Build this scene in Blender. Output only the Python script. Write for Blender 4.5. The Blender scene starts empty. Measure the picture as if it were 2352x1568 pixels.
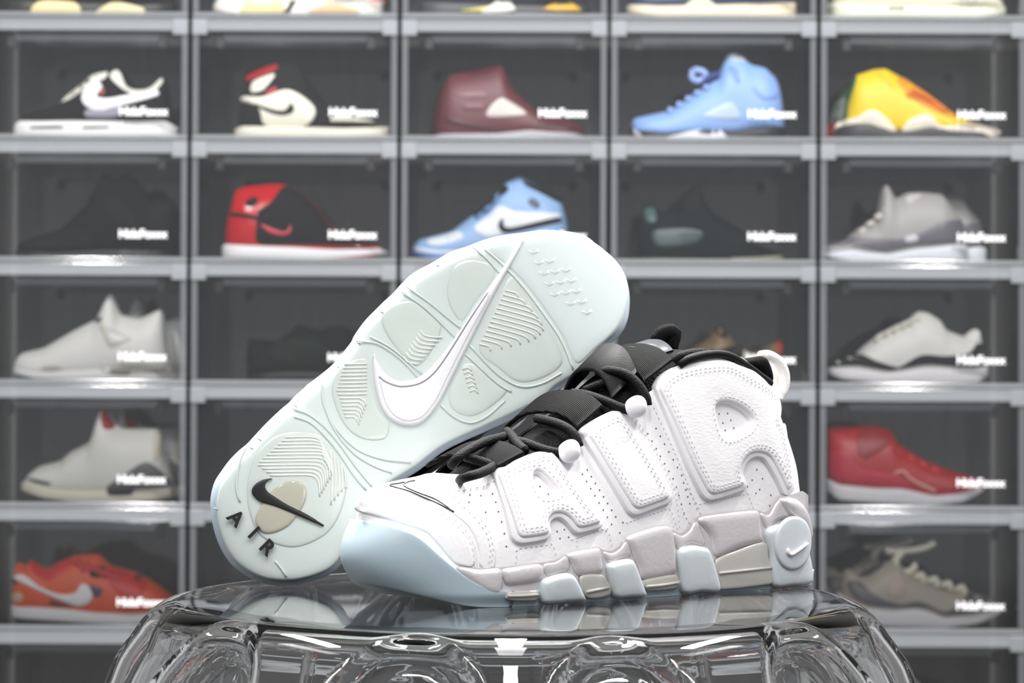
import bpy, bmesh, math, random
import numpy as np
from mathutils import Vector, Matrix
from mathutils.geometry import delaunay_2d_cdt

random.seed(4)
SC = bpy.context.scene
COL = SC.collection

# ------------------------------------------------------------------ camera
F_PX, CX, CY = 5553.0, 1176.0, 784.0          # focal length and centre in pixels of the 2352 x 1568 frame
CAM = np.array([0.0, 0.0, 0.90])
PITCH, ROLL = math.radians(0.578), math.radians(0.24)
cam_data = bpy.data.cameras.new('camera')
cam_data.sensor_width = 36.0
cam_data.lens = 36.0 * F_PX / 2352.0
cam_data.clip_start, cam_data.clip_end = 0.05, 60
cam_data.dof.use_dof = True
cam_data.dof.focus_distance = 1.35
cam_data.dof.aperture_fstop = 17.0
cam = bpy.data.objects.new('camera', cam_data)
COL.objects.link(cam)
cam.matrix_world = Matrix.Translation(Vector(CAM)) @ Matrix.Rotation(math.pi / 2 + PITCH, 4, 'X') @ Matrix.Rotation(ROLL, 4, 'Z')
SC.camera = cam

# ------------------------------------------------------------------ world, exposure, lights
world = bpy.data.worlds.new('world'); SC.world = world
world.use_nodes = True
bg = world.node_tree.nodes['Background']
bg.inputs[0].default_value = (0.95, 0.97, 1.0, 1)
bg.inputs[1].default_value = 0.55
SC.view_settings.view_transform = 'Standard'
SC.view_settings.look = 'None'
SC.view_settings.exposure = 0.0
SC.view_settings.gamma = 1.0
SC.view_settings.use_curve_mapping = False
cy = SC.cycles
cy.max_bounces = 20; cy.transmission_bounces = 20; cy.transparent_max_bounces = 48
cy.glossy_bounces = 8; cy.diffuse_bounces = 4
cy.caustics_reflective = False
cy.caustics_refractive = False
cy.sample_clamp_indirect = 6.0

ROOM_H = 2.75
LAMPS = [  # x, y, length x, length y, watts
    (-1.1, -0.25, 0.12, 1.20, 32), (0.0, -0.25, 0.12, 1.20, 32), (1.1, -0.25, 0.12, 1.20, 32),
    (-1.1, 2.15, 0.12, 1.20, 122), (0.0, 2.15, 0.12, 1.20, 122), (1.1, 2.15, 0.12, 1.20, 122),
]
lamp_lights = []
for (lx, ly, sx, sy, pw) in LAMPS:
    ld = bpy.data.lights.new('lamp_light', 'AREA')
    ld.shape = 'RECTANGLE'; ld.size = sx; ld.size_y = sy; ld.energy = pw
    ld.color = (1.0, 0.985, 0.97)
    lo = bpy.data.objects.new('lamp_light', ld); COL.objects.link(lo)
    lamp_lights.append(lo)

# ------------------------------------------------------------------ pixel rays
def rays(p):
    p = np.atleast_2d(np.asarray(p, float))
    u = (p[:, 0] - CX) / F_PX; v = -(p[:, 1] - CY) / F_PX
    c, s = math.cos(ROLL), math.sin(ROLL)
    u2 = c * u - s * v; v2 = s * u + c * v
    cp, sp = math.cos(PITCH), math.sin(PITCH)
    return np.stack([u2, cp - sp * v2, sp + cp * v2], 1)

def px_on_y(p, y):
    """pixels -> world points on the vertical plane at depth y"""
    d = rays(p)
    return CAM + d * ((y - CAM[1]) / d[:, 1:2])

def zoom(x0, y0, s):
    return lambda pts: [(x0 + a / s, y0 + b / s) for a, b in pts]
Z1 = zoom(760, 740, 2.2406); Z2 = zoom(1300, 740, 2.3067); Z3 = zoom(460, 860, 3.016); Z4 = zoom(700, 500, 2.529)
B1 = zoom(0, 0, 2.529); B2 = zoom(880, 0, 2.306); B3 = zoom(1380, 0, 2.420); B4 = zoom(0, 600, 2.529)
B5 = zoom(0, 1140, 3.664); B6 = zoom(1500, 600, 2.529); B7 = zoom(1780, 1140, 3.664)

# ------------------------------------------------------------------ materials
def lin(c):
    return tuple(((v / 255.) / 12.92 if v / 255. <= .04045 else ((v / 255. + .055) / 1.055) ** 2.4) for v in c) + (1.0,)
MATS = {}
def mat(name, rgb, rough=.5, spec=.5, bump=0, scale=400, metallic=0, coat=0, sss=0, sss_r=.004, trans=0, noise=0, stretch=None, kind='NOISE', sheen=0):
    if name in MATS: return MATS[name]
    m = bpy.data.materials.new(name); m.use_nodes = True
    nt = m.node_tree; b = nt.nodes['Principled BSDF']
    b.inputs['Base Color'].default_value = lin(rgb)
    b.inputs['Roughness'].default_value = rough
    b.inputs['Specular IOR Level'].default_value = spec
    b.inputs['Metallic'].default_value = metallic
    b.inputs['Coat Weight'].default_value = coat
    b.inputs['Sheen Weight'].default_value = sheen
    b.inputs['Transmission Weight'].default_value = trans
    if sss:
        b.inputs['Subsurface Weight'].default_value = sss
        b.inputs['Subsurface Radius'].default_value = (1, 1, 1)
        b.inputs['Subsurface Scale'].default_value = sss_r
    if bump or noise:
        tc = nt.nodes.new('ShaderNodeTexCoord')
        mp = nt.nodes.new('ShaderNodeMapping')
        if stretch: mp.inputs['Scale'].default_value = stretch
        nt.links.new(tc.outputs['Object'], mp.inputs[0])
        if kind == 'WAVE':
            n = nt.nodes.new('ShaderNodeTexWave'); n.inputs['Scale'].default_value = scale; out = n.outputs['Fac']
        elif kind == 'VORONOI':
            n = nt.nodes.new('ShaderNodeTexVoronoi'); n.inputs['Scale'].default_value = scale; out = n.outputs['Distance']
        else:
            n = nt.nodes.new('ShaderNodeTexNoise'); n.inputs['Scale'].default_value = scale; n.inputs['Detail'].default_value = 3; out = n.outputs['Fac']
        nt.links.new(mp.outputs[0], n.inputs['Vector'])
        if bump:
            bp = nt.nodes.new('ShaderNodeBump'); bp.inputs['Strength'].default_value = bump; bp.inputs['Distance'].default_value = .0006
            nt.links.new(out, bp.inputs['Height']); nt.links.new(bp.outputs[0], b.inputs['Normal'])
        if noise:
            cr = nt.nodes.new('ShaderNodeMix'); cr.data_type = 'RGBA'
            d = lin(rgb); cr.inputs[6].default_value = tuple(v * (1 - noise) for v in d[:3]) + (1,)
            cr.inputs[7].default_value = tuple(min(1, v * (1 + noise * .6)) for v in d[:3]) + (1,)
            nt.links.new(out, cr.inputs[0]); nt.links.new(cr.outputs[2], b.inputs['Base Color'])
    MATS[name] = m
    return m

def clear_mat(name, tint, haze, haze_col, rough=.04, ior=1.45, gain=1.0):
    """clear plastic sheet: see-through, a little surface haze, Fresnel gloss"""
    m = bpy.data.materials.new(name); m.use_nodes = True
    nt = m.node_tree; nt.nodes.clear()
    o = nt.nodes.new('ShaderNodeOutputMaterial')
    t = nt.nodes.new('ShaderNodeBsdfTransparent'); t.inputs[0].default_value = tint + (1,)
    d = nt.nodes.new('ShaderNodeBsdfDiffuse'); d.inputs[0].default_value = haze_col + (1,)
    g = nt.nodes.new('ShaderNodeBsdfGlossy'); g.inputs['Roughness'].default_value = rough
    mx = nt.nodes.new('ShaderNodeMixShader'); mx.inputs[0].default_value = haze
    nt.links.new(t.outputs[0], mx.inputs[1]); nt.links.new(d.outputs[0], mx.inputs[2])
    f = nt.nodes.new('ShaderNodeFresnel'); f.inputs[0].default_value = ior
    ml = nt.nodes.new('ShaderNodeMath'); ml.operation = 'MULTIPLY'; ml.inputs[1].default_value = gain
    nt.links.new(f.outputs[0], ml.inputs[0])
    m2 = nt.nodes.new('ShaderNodeMixShader')
    nt.links.new(ml.outputs[0], m2.inputs[0]); nt.links.new(mx.outputs[0], m2.inputs[1]); nt.links.new(g.outputs[0], m2.inputs[2])
    nt.links.new(m2.outputs[0], o.inputs[0])
    MATS[name] = m
    return m

M_ACRYL = clear_mat('clear acrylic', (.97, .975, .98), .012, (.55, .57, .6))
M_DOOR = clear_mat('clear acrylic door', (.975, .975, .98), .010, (.6, .62, .64), .06)
M_BEAM = clear_mat('clear acrylic beam', (.82, .84, .86), .22, (.70, .73, .77), .10)
M_STILE = clear_mat('clear acrylic stile', (.78, .80, .82), .13, (.6, .62, .66), .10)
M_WHITEPRINT = mat('white print', (245, 245, 248), .5)
M_PIN = mat('dark hinge', (28, 29, 31), .4)
M_WALL = mat('charcoal wall', (96, 95, 94), .7, noise=.45, scale=7, stretch=(5, 1, .6))
M_FLOOR = mat('grey concrete floor', (74, 73, 72), .35, noise=.2, scale=5)
M_CEIL = mat('off white ceiling', (225, 225, 222), .8)
M_GLASS = bpy.data.materials.new('clear polycarbonate'); M_GLASS.use_nodes = True
_b = M_GLASS.node_tree.nodes['Principled BSDF']
_b.inputs['Base Color'].default_value = (.985, .99, .99, 1); _b.inputs['Roughness'].default_value = .008
_b.inputs['Transmission Weight'].default_value = 1.0; _b.inputs['IOR'].default_value = 1.49

# ------------------------------------------------------------------ object helpers
def link(o, parent=None):
    COL.objects.link(o)
    if parent is not None: o.parent = parent
    return o
def mesh_obj(name, verts, faces, m, parent=None, smooth=True):
    me = bpy.data.meshes.new(name)
    me.from_pydata([tuple(map(float, v)) for v in verts], [], [tuple(map(int, f)) for f in faces])
    if m is not None: me.materials.append(m)
    if smooth: me.shade_smooth()
    me.update()
    return link(bpy.data.objects.new(name, me), parent)
def tag(o, label=None, cat=None, group=None, kind=None):
    if label: o['label'] = label
    if cat: o['category'] = cat
    if group: o['group'] = group
    if kind: o['kind'] = kind
    return o
def empty(name, loc, rot=(0, 0, 0)):
    o = bpy.data.objects.new(name, None); o.empty_display_size = .05
    o.location = loc; o.rotation_euler = rot
    return link(o)
def copy_tree(o, parent=None):
    c = o.copy(); COL.objects.link(c)
    if parent is not None:
        c.parent = parent
    for ch in o.children: copy_tree(ch, c)
    return c
def box_geo(x0, x1, y0, y1, z0, z1):
    v = [(x, y, z) for x in (x0, x1) for y in (y0, y1) for z in (z0, z1)]
    f = [(0, 1, 3, 2), (4, 6, 7, 5), (0, 4, 5, 1), (2, 3, 7, 6), (0, 2, 6, 4), (1, 5, 7, 3)]
    return v, f
def boxes_obj(name, bxs, m, parent=None):
    V, Fs = [], []
    for b in bxs:
        v, f = box_geo(*b); n = len(V); V += v; Fs += [tuple(i + n for i in q) for q in f]
    return mesh_obj(name, V, Fs, m, parent, smooth=False)
def bevel_box(name, b, m, parent=None, r=.002):
    bm = bmesh.new()
    v, f = box_geo(*b); vs = [bm.verts.new(p) for p in v]
    for q in f: bm.faces.new([vs[i] for i in q])
    bmesh.ops.bevel(bm, geom=list(bm.edges), offset=r, segments=2, affect='EDGES', profile=.5)
    bmesh.ops.recalc_face_normals(bm, faces=bm.faces)
    me = bpy.data.meshes.new(name); bm.to_mesh(me); bm.free(); me.materials.append(m)
    return link(bpy.data.objects.new(name, me), parent)

# ------------------------------------------------------------------ curve helpers
def catmull(P, step, closed=True):
    P = np.asarray(P, float)
    n = len(P); out = []
    rng = range(n if closed else n - 1)
    for i in rng:
        p1, p2 = P[i], P[(i + 1) % n]
        p0 = P[(i - 1) % n] if (closed or i > 0) else 2 * p1 - p2
        p3 = P[(i + 2) % n] if (closed or i + 2 < n) else 2 * p2 - p1
        L = np.linalg.norm(p2 - p1)
        # centripetal style tension keeps corners tidy
        m1 = (p2 - p0) * .5; m2 = (p3 - p1) * .5
        for m_ in (m1, m2):
            l = np.linalg.norm(m_)
            if l > L * 1.1: m_ *= L * 1.1 / l
        k = max(1, int(math.ceil(L / step)))
        t = (np.arange(k) / k)[:, None]
        h00 = 2 * t ** 3 - 3 * t ** 2 + 1; h10 = t ** 3 - 2 * t ** 2 + t; h01 = -2 * t ** 3 + 3 * t ** 2; h11 = t ** 3 - t ** 2
        out.append(h00 * p1 + h10 * m1 + h01 * p2 + h11 * m2)
    if not closed: out.append(P[-1:])
    return np.concatenate(out)
def resample(P, step, closed=False):
    P = np.asarray(P, float)
    Q = np.vstack([P, P[:1]]) if closed else P
    s = np.r_[0, np.cumsum(np.linalg.norm(np.diff(Q, axis=0), axis=1))]
    n = max(2, int(round(s[-1] / step)))
    t = np.linspace(0, s[-1], n + 1)
    if closed: t = t[:-1]
    return np.stack([np.interp(t, s, Q[:, k]) for k in range(Q.shape[1])], 1)
def curve1d(pts, sm=.004, x0=None, x1=None):
    """smoothed function through (x, value) pairs"""
    p = np.array(sorted(pts)); a = p[0, 0] if x0 is None else x0; b = p[-1, 0] if x1 is None else x1
    n = 900; g = np.linspace(a, b, n); v = np.interp(g, p[:, 0], p[:, 1])
    k = max(1, int(sm / ((b - a) / n)))
    for _ in range(3):
        e = np.r_[np.full(k, v[0]) - (v[k:0:-1] - v[0]), v, np.full(k, v[-1]) - (v[-2:-k - 2:-1] - v[-1])]
        v = np.convolve(e, np.ones(2 * k + 1) / (2 * k + 1), 'valid')
    return lambda x: np.interp(x, g, v)
def poly_dist(Q, P):
    A = P; B = np.roll(P, -1, 0); d = B - A; L = (d ** 2).sum(1) + 1e-18
    out = np.empty(len(Q))
    for i in range(0, len(Q), 1500):
        q = Q[i:i + 1500, None, :]
        t = np.clip(((q - A) * d).sum(2) / L, 0, 1)
        out[i:i + 1500] = np.sqrt((((A + t[..., None] * d) - q) ** 2).sum(2)).min(1)
    return out
def inside(Q, P):
    x, y = Q[:, 0:1], Q[:, 1:2]; x1, y1 = P[:, 0], P[:, 1]; x2, y2 = np.roll(P[:, 0], -1), np.roll(P[:, 1], -1)
    c = ((y1 > y) != (y2 > y)) & (x < (x2 - x1) * (y - y1) / (y2 - y1 + 1e-18) + x1)
    return c.sum(1) % 2 == 1
def offset_ring(P, d):
    """points d inside the closed outline (order kept, bad ones dropped)"""
    a = np.roll(P, 1, 0); b = np.roll(P, -1, 0); t = b - a
    n = np.stack([-t[:, 1], t[:, 0]], 1); n /= (np.linalg.norm(n, axis=1)[:, None] + 1e-12)
    area = (P[:, 0] * np.roll(P[:, 1], -1) - np.roll(P[:, 0], -1) * P[:, 1]).sum()
    Q = P + n * (d if area > 0 else -d)
    ok = (poly_dist(Q, P) > abs(d) * .93) & (inside(Q, P) if d > 0 else ~inside(Q, P))
    return Q[ok]

def decal(name, surf, outline, H, r, m, parent, step=.0015, grid=.004, holes=(), base=-.0008, off=0., rings=(.12, .35, .65, 1.), dome=0., zmin=None):
    """raised panel following a surface; outline in the surface's own 2-D coordinates"""
    P = catmull(outline, step); loops = [P] + [catmull(h, step) for h in holes]
    pts = []; edges = []
    for lp in loops:
        n0 = len(pts); pts += [tuple(p) for p in lp]; n = len(lp)
        edges += [(n0 + i, n0 + (i + 1) % n) for i in range(n)]
    nb = len(pts)
    def dist(Q): return np.min([poly_dist(Q, lp) for lp in loops], axis=0)
    def isin(Q):
        s = inside(Q, P)
        for lp in loops[1:]: s &= ~inside(Q, lp)
        return s
    extra = []
    for q in rings:
        for i, lp in enumerate(loops):
            R = offset_ring(lp, r * q if i == 0 else -r * q)
            if len(R):
                R = R[isin(R)]
                if len(R): R = R[dist(R) > r * q * .93]
                extra.append(R)
    mn, mx = P.min(0), P.max(0)
    gx, gy = np.meshgrid(np.arange(mn[0], mx[0], grid), np.arange(mn[1], mx[1], grid * .866))
    gx = gx + (np.arange(gx.shape[0]) % 2)[:, None] * grid * .5
    G = np.stack([gx.ravel(), gy.ravel()], 1)
    if len(G): G = G[isin(G)]
    if len(G): G = G[dist(G) > r * rings[-1] + grid * .45]
    if len(G): extra.append(G)
    allp = np.array(pts)
    if extra: allp = np.vstack([allp] + [e for e in extra if len(e)])
    res = delaunay_2d_cdt([Vector(p) for p in allp], edges, [], 0, 1e-7)
    V = np.array([tuple(v) for v in res[0]]); T = np.array([f for f in res[2] if len(f) == 3])
    T = T[isin(V[T].mean(1))]
    d = dist(V); q = np.clip(d / r, 0, 1)
    h = H * np.sqrt(np.clip(1 - (1 - q) ** 2, 0, 1))
    if dome: h = h + dome * np.clip(d / max(d.max(), 1e-6), 0, 1) ** .7
    h = np.where(d < 1e-6, base, h) + off
    pos, nor = surf(V[:, 0], V[:, 1])
    W = pos + nor * h[:, None]
    if zmin is not None: W[:, 2] = np.maximum(W[:, 2], zmin)
    # face winding along the surface normal
    a, b, c = W[T[:, 0]], W[T[:, 1]], W[T[:, 2]]
    fn = np.cross(b - a, c - a); flip = (fn * nor[T[:, 0]]).sum(1).sum() < 0
    if flip: T = T[:, ::-1]
    return mesh_obj(name, W, T, m, parent)

def frames(P):
    P = np.asarray(P, float); T = np.gradient(P, axis=0); T /= np.linalg.norm(T, axis=1)[:, None] + 1e-12
    ref = np.array([0, 0, 1.]) if abs(T[0, 2]) < .9 else np.array([1., 0, 0])
    N = np.empty_like(P); n = np.cross(T[0], np.cross(ref, T[0])); n /= np.linalg.norm(n)
    for i in range(len(P)):
        n = n - T[i] * (n @ T[i]); n /= np.linalg.norm(n) + 1e-12; N[i] = n
    return T, N, np.cross(T, N)
def tube_geo(P, r, seg=8, step=.003, closed=False, smooth=True, flat=1.0):
    P = np.asarray(P, float)
    if smooth and len(P) > 2: P = catmull(P, step, closed)
    if closed: P = np.vstack([P, P[:1]])
    T, N, B = frames(P); a = np.arange(seg) * 2 * math.pi / seg
    rr = np.asarray(r, float) * np.ones(len(P))
    V = (P[:, None] + rr[:, None, None] * (np.cos(a)[None, :, None] * N[:, None] * flat + np.sin(a)[None, :, None] * B[:, None])).reshape(-1, 3)
    n = len(P); Fs = [(i * seg + j, i * seg + (j + 1) % seg, (i + 1) * seg + (j + 1) % seg, (i + 1) * seg + j) for i in range(n - 1) for j in range(seg)]
    Fs += [tuple(range(seg))[::-1], tuple((n - 1) * seg + j for j in range(seg))]
    return V, Fs
def tube(name, P, r, m, parent=None, **k):
    V, Fs = tube_geo(P, r, **k); return mesh_obj(name, V, Fs, m, parent)
def merge(geos):
    V, Fs = [], []; n = 0
    for v, f in geos:
        V.append(np.asarray(v)); Fs += [tuple(i + n for i in q) for q in f]; n += len(v)
    return np.vstack(V), Fs
def superell(d, r, p=2.3):
    q = np.clip(1 - d / r, 0, 1)
    return np.clip(1 - q ** p, 0, 1) ** (1 / p)
def text_obj(name, body, size, m, parent, extrude=.0003, spacing=1.0, bold=0.0, align='CENTER'):
    cu = bpy.data.curves.new(name, 'FONT'); cu.body = body; cu.size = size; cu.extrude = extrude
    cu.align_x = align; cu.space_character = spacing; cu.offset = bold; cu.resolution_u = 4
    tmp = bpy.data.objects.new(name + '_tmp', cu); COL.objects.link(tmp)
    dg = bpy.context.evaluated_depsgraph_get(); me = bpy.data.meshes.new_from_object(tmp.evaluated_get(dg))
    bpy.data.objects.remove(tmp); me.materials.clear(); me.materials.append(m); me.name = name
    return link(bpy.data.objects.new(name, me), parent)

# ================================================================== THE ROOM
BOX_Y = 4.147; BOX_W, BOX_H, BOX_D = .36, .2106, .255
X0 = -.555 - BOX_W                      # left edge of the first column
ZTOP = CAM[2] + .597                    # seam above the first full row
WALL_Y = BOX_Y + BOX_D + .03
NROW, NCOL = 7, 5                       # row 0 is the one cut by the top of the frame
STACK_BASE = ZTOP - 6 * BOX_H

def struct(name, bxs, m):
    return tag(boxes_obj(name, bxs, m), kind='structure')
floor = struct('floor', [(-3, 3, -1.6, WALL_Y, -.05, 0)], M_FLOOR)
wall_back = struct('wall_back', [(-3, 3, WALL_Y, WALL_Y + .1, 0, ROOM_H)], M_WALL)
ceiling = struct('ceiling', [(-3, 3, -1.6, WALL_Y + .1, ROOM_H, ROOM_H + .06)], M_CEIL)
M_PLINTH = mat('black plinth', (30, 30, 32), .4)
plinth = tag(empty('display_plinth', (0, BOX_Y, 0)), 'long low black plinth under the stacked shoe boxes', 'plinth')
bevel_box('plinth_body', (X0 - .02, X0 + 5 * BOX_W + .02, -.005, BOX_D + .01, .04, STACK_BASE - .001), M_PLINTH, plinth)
bevel_box('toe_kick', (X0, X0 + 5 * BOX_W, .03, BOX_D, 0, .041), M_PIN, plinth)

M_LAMPF = mat('white lamp frame', (235, 235, 235), .4)
where = ['over the left aisle near the shop front', 'over the middle aisle near the shop front', 'over the right aisle near the shop front',
         'above the left columns of shoe boxes', 'above the middle columns of shoe boxes', 'above the right columns of shoe boxes']
for (lx, ly, sx, sy, pw), lo, wh in zip(LAMPS, lamp_lights, where):
    r = tag(empty('ceiling_light', (lx, ly, ROOM_H)), 'white framed long LED ceiling panel ' + wh, 'ceiling light', 'LED ceiling panels')
    hx, hy, t = sx / 2 + .02, sy / 2 + .02, .018
    boxes_obj('frame', [(-hx, -hx + t, -hy, hy, -.05, 0), (hx - t, hx, -hy, hy, -.05, 0), (-hx, hx, -hy, -hy + t, -.05, 0), (-hx, hx, hy - t, hy, -.05, 0)], M_LAMPF, r)
    boxes_obj('backing', [(-hx + t, hx - t, -hy + t, hy - t, -.03, -.004)], M_LAMPF, r)
    lo.parent = r; lo.location = (0, 0, -.042)

# ================================================================== SHOE BOXES
def box_z(r):           # z of the floor seam of row r
    return ZTOP - r * BOX_H
def box_x(c):
    return X0 + c * BOX_W
FLOOR_T = .005
def make_box():
    root = empty('shoe_box', (0, 0, 0))
    g = .0035; W, H, D = BOX_W / 2 - g, BOX_H - .0015, BOX_D
    t = .003
    boxes_obj('floor_panel', [(-W, W, .012, D, .0, FLOOR_T - .0005)], M_ACRYL, root)
    boxes_obj('top_panel', [(-W, W, .012, D, H - t, H)], M_ACRYL, root)
    boxes_obj('side_panel', [(-W, -W + t, .012, D - t, FLOOR_T, H - t - .0005)], M_ACRYL, root)
    boxes_obj('side_panel', [(W - t, W, .012, D - t, FLOOR_T, H - t - .0005)], M_ACRYL, root)
    boxes_obj('back_panel', [(-W + t, W - t, D - t, D, FLOOR_T, H - t - .0005)], M_ACRYL, root)
    # front frame
    bevel_box('top_beam', (-W, W, 0, .0115, H - .0225, H), M_BEAM, root, .0018)
    bevel_box('bottom_lip', (-W, W, 0, .0115, 0, .0085), M_BEAM, root, .0015)
    for s in (-1, 1):
        a, b = sorted((s * W, s * (W - .0115)))
        bevel_box('stile', (a, b, .001, .0115, .009, H - .023), M_STILE, root, .0015)
        a, b = sorted((s * W, s * (W - .026)))
        bevel_box('corner_tab', (a, b, -.002, -.0003, H - .029, H - .001), M_BEAM, root, .0006)
        xh = s * .130
        bevel_box('hinge_pin', (xh - .007, xh + .007, .016, .026, H - .050, H - .030), M_PIN, root, .001)
    bevel_box('clear_strip', (-.125, .125, .0185, .0225, H - .038, H - .026), M_STILE, root, .001)
    door = boxes_obj('door', [(-W + .013, W - .013, .0035, .0060, .0095, H - .0235)], M_DOOR, root)
    tx = text_obj('door_lettering', 'HideFoxxx', .0205, M_WHITEPRINT, door, .0002, .93, .0004, 'LEFT')
    ws = [v.co.x for v in tx.data.vertices]; s = .083 / (max(ws) - min(ws))
    tx.data.transform(Matrix.Scale(s, 4, (1, 0, 0)))
    tx.data.transform(Matrix.Rotation(math.pi / 2, 4, 'X'))
    tx.location = (.0585, .0031, .0415)
    return root
CONTENT = {}   # (row, col) -> description of what is inside
# (filled below with the shoes, boxes are made afterwards)

# ================================================================== SHOES IN THE BOXES
class Loft:
    """closed body between a lower and an upper side curve with rounded ends; heightfield half width w(x, z)"""
    def __init__(s, xa, xb, zb, zt, hw, ra, rb, p=2.6, top=.0, lowr=.12):
        s.xa, s.xb, s.zb, s.zt, s.hw, s.ra, s.rb, s.p, s.top, s.lowr = xa, xb, zb, zt, hw, ra, rb, p, top, lowr
    def w(s, x, z):
        zb, zt = s.zb(x), s.zt(x); t = np.clip((z - zb) / np.maximum(zt - zb, 1e-4), 0, 1)
        pr = s.top + (1 - s.top) * np.clip(1 - t ** s.p, 0, 1) ** .5
        lo = 1 - s.lowr * np.clip(1 - t / .2, 0, 1) ** 2
        hw = s.hw(x) if callable(s.hw) else s.hw
        return hw * pr * lo * superell(x - s.xa, s.ra) * superell(s.xb - x, s.rb)
    def mesh(s, n=70, k=22):
        u = np.linspace(0, 1, n); x = s.xa + (s.xb - s.xa) * (.5 - .5 * np.cos(math.pi * u)) * .7 + (s.xb - s.xa) * u * .3
        q = np.linspace(0, 1, k); t = 1 - (1 - q) ** 1.8
        X = np.repeat(x[:, None], k, 1); zb, zt = s.zb(x)[:, None], s.zt(x)[:, None]
        Z = zb + (zt - zb) * t; Y = s.w(X, Z)
        V = np.concatenate([np.stack([X, -Y, Z], 2), np.stack([X, Y, Z], 2)[:, ::-1]], 1).reshape(-1, 3)
        m_ = 2 * k
        Fs = [(i * m_ + j, (i + 1) * m_ + j, (i + 1) * m_ + (j + 1) % m_, i * m_ + (j + 1) % m_) for i in range(n - 1) for j in range(m_)]
        Fs += [tuple(range(m_)), tuple((n - 1) * m_ + j for j in range(m_))[::-1]]
        return V, Fs
    def surf(s, side=-1, off=0.):
        def f(x, z):
            e = 5e-4; w = s.w(x, z)
            dx = (s.w(x + e, z) - s.w(x - e, z)) / (2 * e); dz = (s.w(x, z + e) - s.w(x, z - e)) / (2 * e)
            dx = np.clip(dx, -3, 3); dz = np.clip(dz, -3, 3)
            n = np.stack([-dx, np.full_like(w, side * 1.), -dz], 1); n /= np.linalg.norm(n, axis=1)[:, None]
            return np.stack([x, side * w, z], 1) + n * off, n
        return f

def envelope(pts, xs, upper=True):
    out = np.full(len(xs), -1e9 if upper else 1e9)
    for (a, b), (c, d) in zip(pts[:-1], pts[1:]):
        if a > c: a, b, c, d = c, d, a, b
        m_ = (xs >= a - 1e-6) & (xs <= c + 1e-6)
        v = b + (d - b) * (xs - a) / max(c - a, 1e-6)
        out = np.where(m_, np.maximum(out, v) if upper else np.minimum(out, v), out)
    bad = np.abs(out) > 1e8
    if bad.any(): out[bad] = np.interp(xs[bad], xs[~bad], out[~bad])
    return out

SH_Y = .072          # shoe centre behind the box front
def shelf_shoe(rc, name, label, top, soletop, solebot, color, sole_color, panels=(), cords=(), group=None, second=None, hw=.045, depth=SH_Y, rough=.5, soler=.5, cat='sneaker'):
    row, colm = rc
    yp = BOX_Y + depth - hw
    def cv(p): return [(q[0], q[2]) for q in px_on_y(p, yp)]
    top, st, sb = cv(top), cv(soletop), cv(solebot)
    zf = box_z(row) + FLOOR_T
    dz = zf - min(z for _, z in sb)
    xs_all = [x for x, _ in top + st + sb]
    xa, xb = min(xs_all), max(xs_all); xm = .5 * (xa + xb)
    sh = lambda p: [(x - xm, z + dz - zf) for x, z in p]
    top, st, sb = sh(top), sh(st), sh(sb)
    root = empty(name, (xm, BOX_Y + depth, zf)); tag(root, label, cat, group)
    g = np.linspace(xa - xm, xb - xm, 240)
    zt = curve1d(list(zip(g, envelope(top, g))), .0025); zs = curve1d(list(zip(g, envelope(st, g))), .003); zb_ = curve1d(list(zip(g, np.maximum(envelope(sb, g, False), 0))), .003)
    zbm = lambda x: np.maximum(zb_(x), 0)
    ux = [x for x, _ in top]; sx = [x for x, _ in st + sb]
    upper = Loft(min(ux), max(ux), lambda x: np.minimum(zs(x) - .006, zt(x) - .004), zt, hw, .05, .05, p=3.2)
    sole = Loft(min(sx), max(sx), zbm, lambda x: np.maximum(zs(x), zbm(x) + .002), hw + .003, .05, .05, p=9, lowr=.06)
    mesh_obj('upper', *upper.mesh(), mat('shoe %d %d %d %.2f' % (*color, rough), color, rough if max(color) > 60 else .85, spec=.5 if max(color) > 60 else .12, bump=.3, scale=300), root)
    mesh_obj('sole', *sole.mesh(60, 14), mat('sole %d %d %d' % sole_color, sole_color, soler), root)
    for pn in panels:
        nm, c, pl = pn[:3]; body = sole if len(pn) > 3 and 's' in pn[3] else upper
        th = .0016 if len(pn) < 5 else pn[4]
        pl = [(x, max(z, .0008)) for x, z in sh(cv(pl))]
        decal(nm, body.surf(), pl, th, .0015, mat('panel %d %d %d' % c, c, .45 if max(c) > 60 else .8, spec=.5 if max(c) > 60 else .12), root, step=.004, grid=.009, rings=(.3, 1.), zmin=.0003)
    if cords:
        for nm, c, pl, rad, dy in cords:
            P = [(x, -hw + dy * hw, z) for x, z in sh(cv(pl))]
            tube(nm, P, rad, mat('cord %d %d %d' % c, c, .6), root, seg=6, step=.006)
    roots = [root]
    if second:
        dx, lab2 = second
        r2 = copy_tree(root); r2.location = (xm + dx, BOX_Y + depth + .0995, zf); r2['label'] = lab2
        roots.append(r2)
    return roots

BLK = (24, 24, 26); WHT = (236, 236, 236); CREAM = (226, 224, 206); RED = (176, 18, 26)
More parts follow.
